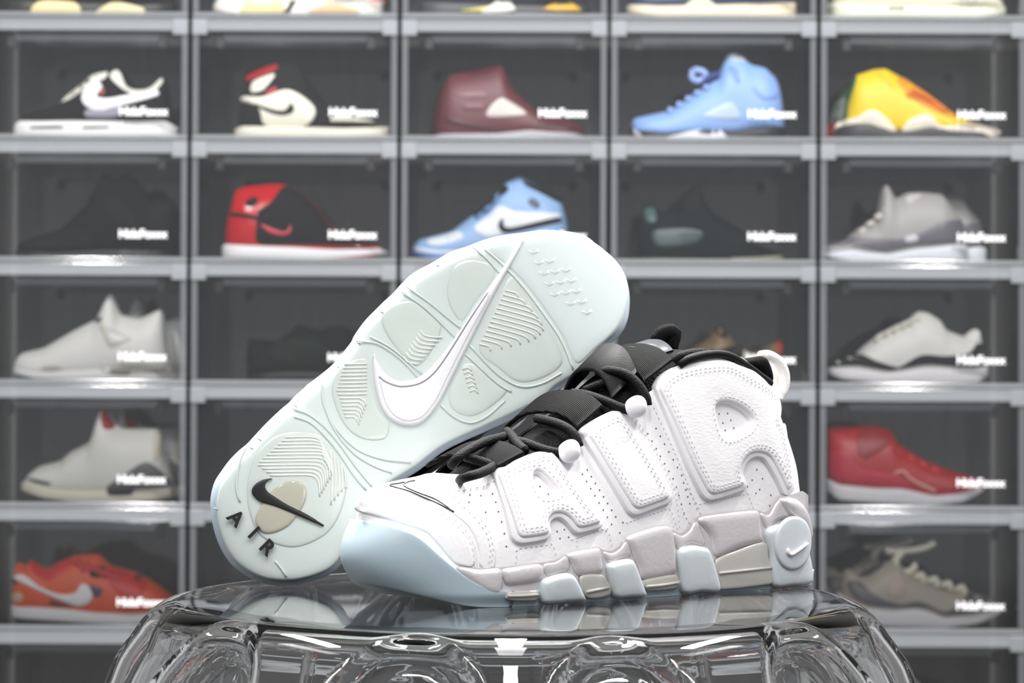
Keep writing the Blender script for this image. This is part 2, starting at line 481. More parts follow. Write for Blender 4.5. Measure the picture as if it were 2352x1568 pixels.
# ---- first full row
CONTENT[1, 0] = 'the black low sneaker with white laces and stripe'
shelf_shoe((1, 0), 'low_sneaker', 'black low sneaker with white laces, white side stripe and chunky white sole',
    B1([(90, 690), (100, 660), (330, 590), (520, 420), (600, 400), (640, 370), (690, 370), (720, 430), (760, 490), (850, 490), (930, 430), (950, 430), (960, 560), (1005, 690)]),
    B1([(55, 720), (90, 690), (400, 685), (700, 690), (960, 690), (1025, 740)]), B1([(55, 790), (400, 800), (1025, 800)]), BLK, WHT,
    [('side_stripe', (240, 240, 242), B1([(470, 565), (490, 510), (550, 470), (590, 500), (560, 560), (640, 570), (900, 520), (920, 550), (760, 600), (620, 640), (540, 640), (490, 610)])),
     ('lace_strip', (228, 226, 216), B1([(330, 590), (345, 555), (520, 425), (610, 410), (600, 450), (500, 500), (400, 570)])),
     ('collar_trim', (224, 222, 212), B1([(630, 440), (660, 400), (690, 420), (730, 500), (800, 520), (870, 500), (925, 440), (940, 460), (880, 540), (780, 550), (700, 510)])),
     ('underlay', (150, 146, 160), B1([(500, 640), (640, 640), (700, 620), (680, 680), (500, 682)])),
     ('red_accent', (150, 40, 40), B1([(585, 510), (605, 505), (600, 550), (570, 560)])),
     ('sole_vent', (90, 90, 92), B1([(175, 735), (370, 730), (370, 748), (175, 750)]), 's'),
     ('sole_vent', (90, 90, 92), B1([(480, 735), (640, 732), (640, 745), (480, 750)]), 's')])
CONTENT[1, 1] = 'the cream and black high-top with red collar'
shelf_shoe((1, 1), 'high_top_sneaker', 'cream and black high-top sneaker with a red collar and cream sole',
    B1([(1370, 715), (1372, 650), (1400, 530), (1405, 420), (1560, 350), (1640, 330), (1720, 350), (1770, 410), (1800, 480), (1860, 560), (1920, 620), (2150, 680), (2230, 715)]),
    B1([(1345, 730), (1400, 710), (2000, 720), (2240, 715)]), B1([(1345, 790), (2000, 795), (2262, 782)]), (30, 30, 32), (228, 222, 205),
    [('collar_panel', (160, 24, 28), B1([(1412, 425), (1480, 385), (1600, 350), (1592, 390), (1430, 450)])),
     ('ankle_panel', CREAM, B1([(1450, 505), (1470, 455), (1590, 412), (1570, 460), (1520, 515), (1460, 525)])),
     ('quarter_panel', CREAM, B1([(1382, 540), (1520, 550), (1680, 510), (1830, 620), (1770, 722), (1545, 722), (1500, 620), (1400, 572)])),
     ('swoosh', (26, 26, 28), B1([(1400, 562), (1500, 597), (1600, 628), (1655, 628), (1690, 585), (1705, 600), (1710, 632), (1690, 652), (1640, 662), (1560, 645)]), 'u', .003),
     ('red_trim', (170, 30, 34), B1([(1530, 532), (1600, 490), (1612, 510), (1560, 542)]), 'u', .003),
     ('toe_trim', CREAM, B1([(1920, 695), (1932, 668), (2160, 678), (2170, 692)]))])
CONTENT[1, 2] = 'the maroon high-top with a white side window'
shelf_shoe((1, 2), 'high_top_sneaker', 'dark maroon leather high-top sneaker with a white side window',
    B2([(268, 690), (285, 560), (305, 440), (350, 370), (450, 355), (530, 340), (620, 310), (645, 340), (660, 400), (710, 470), (800, 550), (850, 590), (1000, 620), (1060, 650), (1066, 690)]),
    B2([(262, 700), (300, 692), (600, 690), (780, 668), (900, 682), (1066, 690)]), B2([(270, 722), (600, 728), (1066, 720)]), (92, 40, 46), (176, 176, 180),
    [('side_window', (206, 200, 192), B2([(545, 602), (570, 550), (610, 515), (640, 510), (740, 570), (762, 592), (740, 602), (600, 612)])),
     ('side_fin', (120, 74, 80), B2([(370, 480), (520, 470), (560, 500), (440, 510)])),
     ('side_fin', (112, 64, 70), B2([(420, 540), (540, 540), (530, 570), (430, 570)])),
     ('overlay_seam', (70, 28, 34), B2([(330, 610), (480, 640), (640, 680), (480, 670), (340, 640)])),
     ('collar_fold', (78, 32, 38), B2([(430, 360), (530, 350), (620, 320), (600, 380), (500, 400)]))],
    second=(-.012, 'second dark maroon high-top tucked behind its twin with the white window'))
CONTENT[1, 3] = 'the pale blue high-top with navy bow laces'
shelf_shoe((1, 3), 'high_top_sneaker', 'pale blue high-top sneaker with navy tied laces and black and white sole',
    B2([(1318, 640), (1322, 610), (1340, 598), (1420, 580), (1520, 560), (1620, 490), (1680, 450), (1750, 400), (1790, 380), (1800, 330), (1830, 265), (1862, 246), (1920, 270), (1960, 310), (2040, 330), (2100, 390), (2128, 480), (2130, 560), (2140, 640)]),
    B2([(1315, 640), (1350, 665), (1500, 680), (1700, 665), (1850, 670), (2050, 645), (2145, 640)]), B2([(1330, 705), (1500, 725), (1800, 728), (2145, 705)]), (136, 172, 226), (36, 38, 44),
    [('side_window', (176, 196, 214), B2([(1690, 602), (1780, 545), (1850, 530), (1892, 610), (1800, 618)])),
     ('darker_collar', (104, 138, 196), B2([(1835, 330), (1878, 350), (1890, 430), (1850, 385)])),  # collar piece in a darker blue
     ('tongue_lining', (190, 192, 196), B2([(1830, 285), (1850, 262), (1905, 272), (1930, 300), (1880, 300)])),
     ('ankle_seam', (118, 152, 210), B2([(1960, 440), (2030, 490), (2100, 470), (2090, 500), (2020, 515), (1965, 470)])),
     ('heel_dot', (170, 50, 40), B2([(2118, 548), (2132, 548), (2132, 572), (2118, 572)])),
     ('shark_tooth', (222, 224, 226), B2([(1500, 712), (1640, 680), (1760, 658), (1800, 690), (1822, 722), (1500, 724)]), 's'),
     ('sole_toe', (196, 198, 200), B2([(1330, 660), (1360, 690), (1375, 705), (1335, 700)]), 's')],
    [('lace_bow', (20, 44, 110), B2([(1700, 420), (1735, 385), (1790, 370)]), .008, .6), ('lace_loop', (150, 176, 226), B2([(1650, 345), (1640, 385), (1665, 405), (1720, 390), (1700, 355), (1650, 345)]), .006, .6)]
    + [('lace', (160, 188, 236), B2([(1510 + 48 * i, 560 - 30 * i), (1535 + 48 * i, 568 - 30 * i)]), .005, .35) for i in range(5)])
CONTENT[1, 4] = 'the bright yellow knit high-top'
shelf_shoe((1, 4), 'high_top_sneaker', 'bright yellow knit high-top sneaker with orange laces and wavy cream sole',
    B3([(1362, 650), (1380, 560), (1400, 480), (1430, 385), (1540, 350), (1600, 345), (1700, 400), (1820, 480), (1960, 590), (2080, 650), (2230, 690), (2238, 720)]),
    B3([(1318, 680), (1420, 650), (1500, 640), (1620, 690), (1700, 690), (1830, 660), (2000, 690), (2240, 712)]), B3([(1325, 755), (1700, 765), (2180, 765), (2240, 730)]), (226, 196, 22), (52, 52, 54),
    [('lace_panel', (226, 150, 20), B3([(1650, 430), (1700, 402), (1830, 490), (1990, 620), (1990, 640), (1900, 618), (1750, 540)])),
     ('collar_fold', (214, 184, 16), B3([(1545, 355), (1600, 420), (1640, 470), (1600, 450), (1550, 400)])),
     ('heel_edge', (24, 100, 56), B3([(1364, 640), (1378, 540), (1428, 390), (1440, 395), (1392, 540), (1378, 640)])),
     ('wave_sole', (240, 232, 214), B3([(1320, 720), (1330, 655), (1420, 632), (1490, 597), (1540, 602), (1620, 670), (1660, 732), (1640, 742), (1560, 712), (1490, 702), (1420, 722), (1360, 727)]), 'u', .006),
     ('wave_sole', (240, 232, 214), B3([(1670, 722), (1700, 662), (1760, 627), (1830, 622), (1900, 680), (2020, 672), (2150, 692), (2225, 712), (2180, 755), (2090, 762), (2000, 742), (1940, 762), (1860, 762), (1800, 737), (1720, 742)]), 'u', .006)],
    [('lace', (224, 120, 20), B3([(1700, 500), (1800, 545), (1900, 600)]), .004, .1), ('lace', (224, 120, 20), B3([(1730, 480), (1820, 520), (1930, 600)]), .004, .1)])
shelf_shoe((1, 4), 'high_top_sneaker', 'green, grey and red high-top sneaker peeking out behind the yellow one',
    B3([(1240, 720), (1290, 600), (1345, 450), (1400, 390), (1600, 380), (1800, 500), (2000, 620), (2140, 700)]),
    B3([(1240, 700), (1300, 690), (2140, 705)]), B3([(1245, 765), (2140, 765)]), (66, 96, 74), (170, 40, 44),
    [('heel_panel', (150, 156, 146), B3([(1285, 620), (1320, 520), (1370, 500), (1350, 600), (1310, 640)])), ('heel_cap', (178, 44, 48), B3([(1245, 700), (1280, 650), (1330, 630), (1330, 700), (1290, 745)]), 'u', .004)],
    depth=SH_Y + .0995)
# ---- second row
CONTENT[2, 0] = 'the all black high sneaker'
shelf_shoe((2, 0), 'high_top_sneaker', 'all black sneaker with tall tongue, matte black from sole to collar',
    B1([(70, 1420), (90, 1370), (330, 1295), (480, 1150), (560, 990), (600, 960), (640, 1010), (700, 970), (740, 980), (830, 1070), (870, 1130), (1000, 1112), (1002, 1250), (1010, 1430)]),
    B1([(65, 1420), (300, 1430), (600, 1410), (1012, 1420)]), B1([(80, 1465), (300, 1480), (1012, 1478)]), (14, 15, 16), (18, 19, 20),
    [('side_wing', (22, 24, 25), B1([(600, 1150), (680, 1130), (800, 1260), (760, 1290), (680, 1270)])),
     ('mudguard', (20, 22, 23), B1([(110, 1400), (330, 1310), (480, 1320), (560, 1390), (420, 1420)])),
     ('heel_panel', (22, 23, 25), B1([(850, 1180), (980, 1150), (990, 1300), (870, 1320)])),
     ('sole_window', (60, 64, 66), B1([(690, 1425), (860, 1420), (850, 1450), (700, 1455)]), 's')])
CONTENT[2, 1] = 'the glossy red and black high-top'
shelf_shoe((2, 1), 'high_top_sneaker', 'glossy red and black patent high-top sneaker on a white sole',
    B1([(1290, 1410), (1292, 1280), (1330, 1150), (1350, 1080), (1400, 1060), (1600, 1040), (1650, 1050), (1720, 1085), (1780, 1130), (1850, 1200), (1900, 1290), (1950, 1335), (2180, 1400), (2225, 1430)]),
    B1([(1272, 1415), (1290, 1395), (1700, 1410), (1900, 1422), (2200, 1420), (2245, 1445)]), B1([(1278, 1485), (1850, 1500), (2100, 1490), (2245, 1462)]), (186, 16, 26), (240, 240, 242),
    [('vamp_panel', (22, 22, 24), B1([(1500, 1215), (1570, 1160), (1640, 1065), (1720, 1092), (1780, 1138), (1845, 1205), (1950, 1345), (2190, 1412), (1700, 1408), (1500, 1400), (1490, 1300)])),
     ('ankle_logo', (40, 20, 26), B1([(1420, 1165), (1450, 1132), (1490, 1132), (1490, 1172), (1440, 1192)])),
     ('black_stripe', (30, 16, 20), B1([(1322, 1215), (1550, 1250), (1550, 1272), (1330, 1240)])),
     ('red_stripe', (190, 40, 56), B1([(1510, 1285), (1600, 1320), (1660, 1330), (1690, 1290), (1690, 1340), (1640, 1358), (1560, 1340)]), 'u', .003),
     ('outsole_edge', (150, 40, 36), B1([(1850, 1492), (2060, 1475), (2200, 1462), (2100, 1492)]), 's', .003)],
    rough=.15, second=(-.006, 'second red and black high-top standing behind its glossy twin'))
CONTENT[2, 2] = 'the light blue and white high-top'
shelf_shoe((2, 2), 'high_top_sneaker', 'light blue and white high-top sneaker with black laces and black swoosh',
    B2([(150, 1310), (155, 1285), (190, 1255), (360, 1212), (480, 1120), (560, 1080), (600, 1000), (650, 950), (720, 918), (745, 930), (850, 980), (940, 1040), (962, 1100), (985, 1190), (988, 1330)]),
    B2([(148, 1300), (170, 1292), (300, 1312), (500, 1310), (990, 1320)]), B2([(148, 1340), (300, 1375), (990, 1378)]), (142, 178, 220), (112, 150, 216),
    [('quarter_panel', (226, 230, 236), B2([(480, 1200), (560, 1130), (620, 1082), (700, 1112), (930, 1122), (945, 1150), (700, 1215), (560, 1250)])),
     ('swoosh', (22, 22, 26), B2([(608, 1185), (625, 1152), (640, 1150), (640, 1188), (680, 1198), (940, 1140), (940, 1168), (720, 1218), (640, 1228), (615, 1210)]), 'u', .003),
     ('lace_strip', (26, 28, 32), B2([(470, 1130), (560, 1040), (600, 1000), (650, 965), (662, 1000), (600, 1050), (530, 1120)])),
     ('collar_panel', (24, 24, 28), B2([(740, 945), (850, 985), (945, 1045), (940, 1065), (840, 1015), (760, 975)])),
     ('ankle_logo', (58, 72, 92), B2([(765, 1060), (790, 1040), (830, 1070), (820, 1098), (785, 1085)])),
     ('toe_panel', (222, 228, 236), B2([(230, 1262), (300, 1245), (400, 1215), (420, 1255), (320, 1290), (250, 1292)])),
     ('foxing', (214, 222, 240), B2([(160, 1300), (300, 1318), (600, 1318), (600, 1335), (300, 1340), (165, 1322)]), 's')],
    [('lace', (100, 140, 190), B2([(490 + 45 * i, 1150 - 40 * i), (530 + 45 * i, 1120 - 40 * i)]), .004, .3) for i in range(3)])
CONTENT[2, 3] = 'the dark green and black high-top'
shelf_shoe((2, 3), 'high_top_sneaker', 'dark green and black high-top sneaker with worn olive toe sole',
    B2([(1345, 1340), (1370, 1130), (1375, 1050), (1430, 1055), (1490, 1100), (1560, 1080), (1590, 1000), (1680, 940), (1720, 1040), (1770, 1110), (1920, 1200), (1960, 1260), (2100, 1310), (2140, 1340)]),
    B2([(1342, 1335), (1700, 1345), (2145, 1330)]), B2([(1345, 1368), (1800, 1372), (2145, 1362)]), (18, 28, 30), (46, 48, 42),
    [('quarter_panel', (52, 70, 74), B2([(1430, 1210), (1560, 1190), (1690, 1210), (1660, 1270), (1460, 1290)])),
     ('heel_panel', (58, 82, 84), B2([(1385, 1090), (1440, 1080), (1450, 1150), (1400, 1160)])),
     ('collar_panel', (20, 24, 26), B2([(1570, 1070), (1600, 1010), (1680, 955), (1700, 1050), (1640, 1120)])),
     ('lace_strip', (16, 18, 20), B2([(1700, 1060), (1770, 1115), (1915, 1205), (1890, 1215), (1760, 1150)])),
     ('olive_sole', (146, 144, 120), B2([(1840, 1352), (2000, 1345), (2130, 1335), (2130, 1360), (1850, 1366)]), 's')])
CONTENT[2, 4] = 'the pair of cool grey sneakers on white soles'
shelf_shoe((2, 4), 'high_top_sneaker', 'cool grey high sneaker with shiny toe guard on a thick white sole',
    B3([(1225, 1375), (1260, 1335), (1370, 1310), (1450, 1240), (1530, 1200), (1590, 1130), (1600, 1070), (1570, 1030), (1610, 985), (1660, 1080), (1720, 1042), (1820, 1040), (1920, 1050), (1980, 1130), (2030, 1180), (2042, 1330)]),
    B3([(1225, 1380), (1400, 1352), (1480, 1372), (1600, 1385), (1750, 1352), (2000, 1322), (2062, 1335)]), B3([(1232, 1405), (1400, 1440), (1700, 1432), (2062, 1435)]), (164, 162, 160), (232, 236, 242),
    [('toe_guard', (104, 102, 110), B3([(1270, 1340), (1400, 1302), (1690, 1302), (1900, 1215), (2028, 1205), (2040, 1318), (1750, 1345), (1590, 1378), (1480, 1362), (1400, 1345)])),
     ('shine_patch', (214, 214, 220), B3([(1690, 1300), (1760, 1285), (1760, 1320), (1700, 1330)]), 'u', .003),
     ('collar_tab', (196, 194, 190), B3([(1700, 1090), (1730, 1055), (1800, 1050), (1760, 1090), (1720, 1110)]))],
    [('lace', (208, 204, 196), B3([(1440 + 45 * i, 1275 - 42 * i), (1480 + 45 * i, 1255 - 40 * i)]), .006, .3) for i in range(4)],
    second=(.052, 'second cool grey sneaker showing its heel behind the first'))
# ---- third row
CONTENT[3, 0] = 'the pair of plain white sneakers'
shelf_shoe((3, 0), 'high_top_sneaker', 'plain white sneaker with pointed tongue and grey sole window',
    B4([(55, 615), (62, 560), (100, 520), (230, 490), (400, 390), (540, 320), (570, 250), (610, 168), (640, 190), (670, 290), (700, 302), (790, 320), (870, 282), (912, 258), (932, 290), (942, 400), (962, 600)]),
    B4([(52, 600), (200, 628), (560, 605), (700, 585), (962, 592)]), B4([(70, 645), (200, 672), (500, 686), (962, 682)]), (222, 222, 218), (226, 226, 226),
    [('toe_vent', (176, 176, 168), B4([(230, 612), (290, 592), (370, 606), (300, 626)])),
     ('side_wing', (198, 196, 182), B4([(570, 345), (610, 360), (760, 440), (720, 460), (640, 490), (590, 410)])),
     ('wing_window', (228, 228, 226), B4([(640, 400), (740, 445), (660, 470), (625, 430)]), 'u', .003),
     ('eyelet', (96, 100, 92), B4([(530, 320), (590, 312), (590, 335), (545, 345)])),
     ('midsole_stripe', (158, 156, 148), B4([(570, 605), (650, 592), (940, 598), (950, 632), (640, 640)]), 's'),
     ('air_window', (104, 102, 98), B4([(640, 642), (660, 622), (770, 622), (760, 646)]), 's', .003)],
    second=(.034, 'second plain white sneaker half hidden behind the first'))
CONTENT[3, 1] = 'the black low runner'
shelf_shoe((3, 1), 'low_sneaker', 'black low running sneaker with dull green sheen',
    B4([(1420, 640), (1425, 415), (1480, 432), (1600, 440), (1680, 380), (1705, 342), (1760, 352), (1850, 382), (1900, 352), (2000, 352), (2040, 430), (2120, 500), (2230, 560), (2250, 620)]),
    B4([(1418, 620), (1700, 600), (2000, 610), (2255, 610)]), B4([(1420, 678), (2000, 682), (2255, 672)]), (18, 22, 21), (16, 17, 17),
    [('quarter_panel', (30, 36, 33), B4([(1560, 480), (1680, 430), (1850, 440), (1900, 520), (1800, 580), (1620, 560)])),
     ('heel_panel', (22, 24, 24), B4([(1430, 440), (1500, 450), (1580, 560), (1580, 600), (1430, 600)])),
     ('overlay', (24, 30, 28), B4([(1700, 500), (1850, 480), (1870, 540), (1760, 560)]), 'u', .003)])
CONTENT[3, 3] = 'the tan camouflage sneaker'
shelf_shoe((3, 3), 'low_sneaker', 'tan and black camouflage low sneaker with red heel tab',
    B6([(-200, 640), (-150, 600), (50, 560), (220, 500), (330, 430), (395, 350), (450, 395), (500, 470), (560, 502), (640, 500), (700, 455), (760, 438), (772, 560), (775, 640)]),
    B6([(-205, 630), (300, 640), (780, 630)]), B6([(-200, 690), (780, 690)]), (120, 98, 70), (206, 202, 190),
    [('black_panel', (26, 25, 25), B6([(300, 545), (380, 495), (500, 465), (530, 500), (520, 550), (400, 560)])),
     ('white_panel', (222, 220, 208), B6([(528, 492), (560, 510), (640, 545), (720, 580), (560, 600), (450, 585), (520, 550)])),
     ('tongue_patch', (40, 36, 32), B6([(370, 400), (395, 355), (440, 395), (430, 430)])),
     ('heel_tab', (178, 44, 24), B6([(728, 455), (755, 445), (762, 500), (735, 505)]), 'u', .003)])
CONTENT[3, 4] = 'the white and black low sneaker'
shelf_shoe((3, 4), 'low_sneaker', 'white low sneaker with black patent mudguard and thick white sole',
    B6([(1020, 600), (1060, 560), (1200, 530), (1230, 490), (1330, 410), (1440, 350), (1500, 330), (1560, 272), (1620, 280), (1700, 330), (1720, 380), (1830, 422), (1890, 380), (1930, 390), (1932, 450), (1952, 590)]),
    B6([(1022, 595), (1200, 600), (1350, 625), (1450, 612), (1600, 588), (1800, 602), (1965, 592)]), B6([(1030, 640), (1100, 675), (1350, 702), (1700, 705), (1900, 695), (1972, 640)]), (220, 220, 214), (234, 232, 234),
    [('mudguard', (34, 36, 38), B6([(1024, 598), (1060, 560), (1200, 528), (1300, 565), (1420, 603), (1450, 592), (1560, 532), (1700, 537), (1830, 522), (1890, 465), (1930, 475), (1948, 585), (1800, 598), (1600, 585), (1450, 610), (1370, 620), (1200, 596)]), 'u', .003),
     ('heel_cord', (238, 236, 230), B6([(1830, 430), (1885, 385), (1915, 395), (1905, 440), (1870, 455)]), 'u', .003)],
    [('lace', (214, 212, 200), B6([(1300 + 50 * i, 450 - 26 * i), (1340 + 50 * i, 415 - 24 * i), (1385 + 50 * i, 440 - 20 * i)]), .005, .4) for i in range(5)])
# ---- fourth row
CONTENT[4, 0] = 'the pair of white sneakers with grey speckled heel'
shelf_shoe((4, 0), 'high_top_sneaker', 'white high sneaker with red tongue lining and grey speckled heel on cream sole',
    B4([(105, 1290), (140, 1230), (200, 1182), (330, 1150), (380, 1100), (500, 1040), (530, 950), (548, 860), (580, 848), (600, 868), (660, 940), (700, 962), (830, 962), (900, 958), (922, 990), (930, 1100), (960, 1180), (985, 1270), (990, 1320)]),
    B4([(98, 1275), (160, 1262), (330, 1300), (600, 1305), (992, 1312)]), B4([(112, 1320), (250, 1365), (450, 1392), (800, 1394), (992, 1360)]), (220, 220, 214), (222, 218, 198),
    [('heel_panel', (88, 88, 88), B4([(612, 1302), (700, 1240), (850, 1152), (960, 1240), (978, 1295), (780, 1312), (640, 1316)])),
     ('toe_stripe', (86, 86, 88), B4([(140, 1248), (200, 1250), (300, 1272), (290, 1288), (200, 1272)])),
     ('tongue_lining', (156, 26, 28), B4([(568, 858), (585, 852), (602, 872), (655, 945), (640, 962), (590, 955)])),
     ('heel_tab', (214, 204, 176), B4([(880, 1000), (915, 985), (922, 1090), (900, 1160), (885, 1140)])),
     ('lace_strip', (206, 204, 194), B4([(335, 1160), (390, 1105), (505, 1050), (520, 1070), (420, 1130), (360, 1180)])),
     ('air_window', (40, 42, 44), B4([(620, 1320), (780, 1318), (770, 1342), (640, 1345)]), 's', .003)],
    second=(.024, 'second white sneaker with red tongue lining standing behind the first'))
CONTENT[4, 4] = 'the bright red high-top on a white sole'
shelf_shoe((4, 4), 'high_top_sneaker', 'bright red suede high-top sneaker with glossy guard and thick white sole',
    B6([(1015, 1270), (1022, 975), (1060, 962), (1200, 965), (1300, 955), (1400, 980), (1440, 1060), (1500, 1100), (1600, 1160), (1750, 1220), (1900, 1262), (1935, 1292), (1942, 1330)]),
    B6([(1012, 1255), (1080, 1285), (1300, 1305), (1450, 1305), (1640, 1352), (1750, 1342), (1945, 1302)]), B6([(1018, 1335), (1080, 1392), (1300, 1412), (1600, 1428), (1800, 1402), (1945, 1335)]), (184, 14, 24), (232, 232, 236),
    [('ankle_panel', (150, 10, 18), B6([(1210, 985), (1370, 985), (1390, 1050), (1240, 1150), (1190, 1100)])),
     ('guard', (196, 26, 56), B6([(1040, 1120), (1130, 1110), (1200, 1200), (1330, 1230), (1420, 1250), (1500, 1320), (1300, 1302), (1050, 1262)])),
     ('toe_panel', (178, 10, 16), B6([(1560, 1290), (1700, 1230), (1900, 1270), (1920, 1305), (1700, 1335), (1620, 1335)]))],
    [('lace', (206, 40, 48), B6([(1420 + 70 * i, 1100 + 34 * i), (1470 + 70 * i, 1140 + 34 * i)]), .006, .4) for i in range(4)]
    + [('shine_streak', (236, 170, 160), B6([(1400, 1235), (1450, 1220), (1490, 1260), (1560, 1300), (1640, 1335)]), .003, -.02)],  # pale streak: the shine highlight on the red guard, put into the colour
    rough=.4)
# ---- fifth row
CONTENT[5, 0] = 'the orange low sneaker with white swoosh'
shelf_shoe((5, 0), 'low_sneaker', 'orange and navy patchwork low sneaker with white swoosh and white sole',
    B5([(62, 880), (78, 545), (130, 520), (170, 565), (230, 510), (300, 560), (360, 590), (450, 530), (600, 470), (800, 460), (900, 560), (1100, 610), (1250, 690), (1400, 800), (1480, 900)]),
    B5([(58, 880), (300, 872), (600, 895), (800, 922), (1100, 932), (1490, 900)]), B5([(65, 985), (700, 1030), (1050, 1050), (1490, 1020)]), (222, 84, 36), (238, 238, 240),
    [('collar_panel', (214, 40, 42), B5([(205, 520), (250, 520), (310, 580), (380, 600), (460, 545), (560, 490), (600, 540), (480, 620), (400, 670), (300, 640)])),
     ('vamp_panel', (206, 30, 20), B5([(880, 580), (1000, 600), (1150, 650), (1220, 720), (1120, 880), (1000, 780), (920, 700)])),
     ('navy_patch', (40, 44, 84), B5([(750, 712), (860, 740), (830, 810), (770, 780)])),
     ('navy_patch', (28, 40, 66), B5([(425, 832), (500, 852), (620, 888), (420, 872)])),
     ('navy_patch', (36, 34, 52), B5([(80, 660), (130, 690), (120, 720), (80, 700)])),
     ('pale_patch', (214, 184, 150), B5([(85, 790), (150, 770), (190, 800), (170, 850), (90, 850)])),
     ('dark_patch', (44, 24, 24), B5([(740, 560), (860, 560), (930, 660), (860, 650), (760, 640)])),
     ('dark_patch', (52, 26, 24), B5([(1110, 630), (1180, 660), (1150, 700)])),
     ('swoosh', (242, 242, 244), B5([(92, 642), (200, 630), (330, 720), (500, 782), (630, 770), (680, 700), (740, 712), (782, 790), (745, 860), (650, 882), (480, 822), (250, 722), (130, 670)]), 'u', .0035)],
    [('lace', (200, 36, 30), B5([(620 + 80 * i, 500 + 30 * i), (680 + 80 * i, 560 + 30 * i), (700 + 80 * i, 620 + 30 * i)]), .007, .3) for i in range(5)])
CONTENT[5, 4] = 'the pair of grey and beige low sneakers'
shelf_shoe((5, 4), 'low_sneaker', 'beige and grey suede low sneaker with white lace bow and white sole',
    B7([(560, 820), (590, 700), (620, 650), (650, 640), (690, 665), (770, 705), (900, 610), (1000, 575), (1060, 562), (1100, 625), (1200, 700), (1300, 735), (1450, 795), (1650, 825), (1800, 862), (1900, 915), (1945, 970)]),
    B7([(540, 830), (780, 935), (1000, 958), (1200, 935), (1300, 965), (1430, 1025), (1600, 1005), (1945, 945)]), B7([(550, 1030), (700, 1080), (900, 1118), (1150, 1128), (1400, 1136), (1700, 1096), (1945, 1000)]), (176, 168, 156), (236, 236, 238),
    [('mudguard', (98, 96, 102), B7([(620, 742), (720, 742), (850, 852), (1050, 922), (1200, 902), (1300, 930), (1420, 985), (1560, 932), (1650, 838), (1800, 868), (1920, 950), (1600, 998), (1430, 1015), (1280, 955), (1000, 950), (780, 925), (660, 860)])),
     ('collar_lining', (70, 68, 66), B7([(720, 700), (860, 620), (960, 580), (900, 640), (800, 700)])),
     ('beige_patch', (190, 172, 158), B7([(960, 820), (1000, 740), (1100, 720), (1080, 850), (980, 870)]))],
    [('lace', (222, 218, 200), B7([(1190 + 115 * i, 720 + 34 * i), (1250 + 115 * i, 680 + 36 * i), (1270 + 115 * i, 760 + 32 * i)]), .006, .45) for i in range(4)]
    + [('lace_bow', (226, 220, 206), B7([(960, 490), (1050, 495), (1200, 485), (1310, 460), (1380, 420)]), .006, .9),
       ('lace_bow', (222, 218, 200), B7([(1090, 500), (1040, 570), (1070, 650), (1140, 670), (1200, 630), (1180, 600)]), .007, .7)],
    second=(-.024, 'second beige and grey sneaker behind the one with the lace bow'))
# ---- generic lower halves in the row cut by the frame, and the lowest row
def plain_shoe(rc, name, label, face, color, sole_color, length=.29, height=.13, hi=True, x_off=0., panels=(), rough=.5):
    r, c = rc
    xc = box_x(c) + BOX_W / 2 + x_off; zf = box_z(r) + FLOOR_T
    prof = [(0, .035), (.02, .055), (.08, .068), (.13, .09), (.17, .12 if hi else .10), (.2, .135 if hi else .1), (.24, .11 if hi else .085), (.28, .12 if hi else .09), (.29, .05)]
    s = length / .29; k = height / .13
    prof = [((x * s - length / 2) * (1 if face < 0 else -1), z * k) for x, z in prof]
    st = [((x * s - length / 2) * (1 if face < 0 else -1), z) for x, z in [(-.004, .028), (.05, .026), (.15, .028), (.294, .034)]]
    sb = [((x * s - length / 2) * (1 if face < 0 else -1), z) for x, z in [(-.004, .012), (.05, 0), (.15, .001), (.294, 0)]]
    yp = BOX_Y + SH_Y - .045
    def to_px(p):
        X, Z = xc + p[0], zf + p[1]
        v = np.array([X, yp, Z]) - CAM
        cp, sp = math.cos(PITCH), math.sin(PITCH)
        y = cp * v[1] + sp * v[2]; z = -sp * v[1] + cp * v[2]
        u2, v2 = v[0] / y, z / y; c_, s_ = math.cos(ROLL), math.sin(ROLL)
        return (CX + F_PX * (c_ * u2 + s_ * v2), CY - F_PX * (-s_ * u2 + c_ * v2))
    return shelf_shoe(rc, name, label, [to_px(p) for p in prof], [to_px(p) for p in st], [to_px(p) for p in sb], color, sole_color, panels, rough=rough)
CONTENT[0, 0] = 'the black sneaker with pale gold sole pods'
plain_shoe((0, 0), 'high_top_sneaker', 'black sneaker with pale gold sole pods in the uppermost row', 1, (30, 28, 28), (40, 38, 36), panels=[
    ('gold_pod', (222, 206, 150), B1([(185, 85), (190, 40), (230, 12), (300, 5), (440, 20), (470, 50), (465, 88)]), 's', .004),
    ('gold_pod', (218, 204, 158), B1([(560, 88), (620, 30), (700, 20), (840, 50), (830, 88)]), 's', .004)])
CONTENT[0, 1] = 'the white, red and black sneaker with gold sole pods'
plain_shoe((0, 1), 'high_top_sneaker', 'white sneaker with red trim and pale gold sole pods in the uppermost row', -1, (232, 230, 226), (232, 228, 218), panels=[
    ('gold_pod', (216, 196, 136), B1([(1400, 80), (1430, 20), (1500, 0), (1620, 10), (1660, 60), (1630, 82)]), 's', .004),
    ('gold_pod', (200, 172, 128), B1([(1790, 78), (1900, 25), (2050, 45), (2090, 80)]), 's', .004),
    ('black_line', (28, 28, 30), B1([(1640, 90), (1680, 30), (1700, 0), (1720, 10), (1690, 60), (1670, 90)]), 's', .005),
    ('red_trim', (220, 70, 50), B1([(2130, 20), (2160, -10), (2230, -20), (2220, 0)]), 'u', .003)])
CONTENT[0, 2] = 'the dark navy sneaker with yellow and white sole'
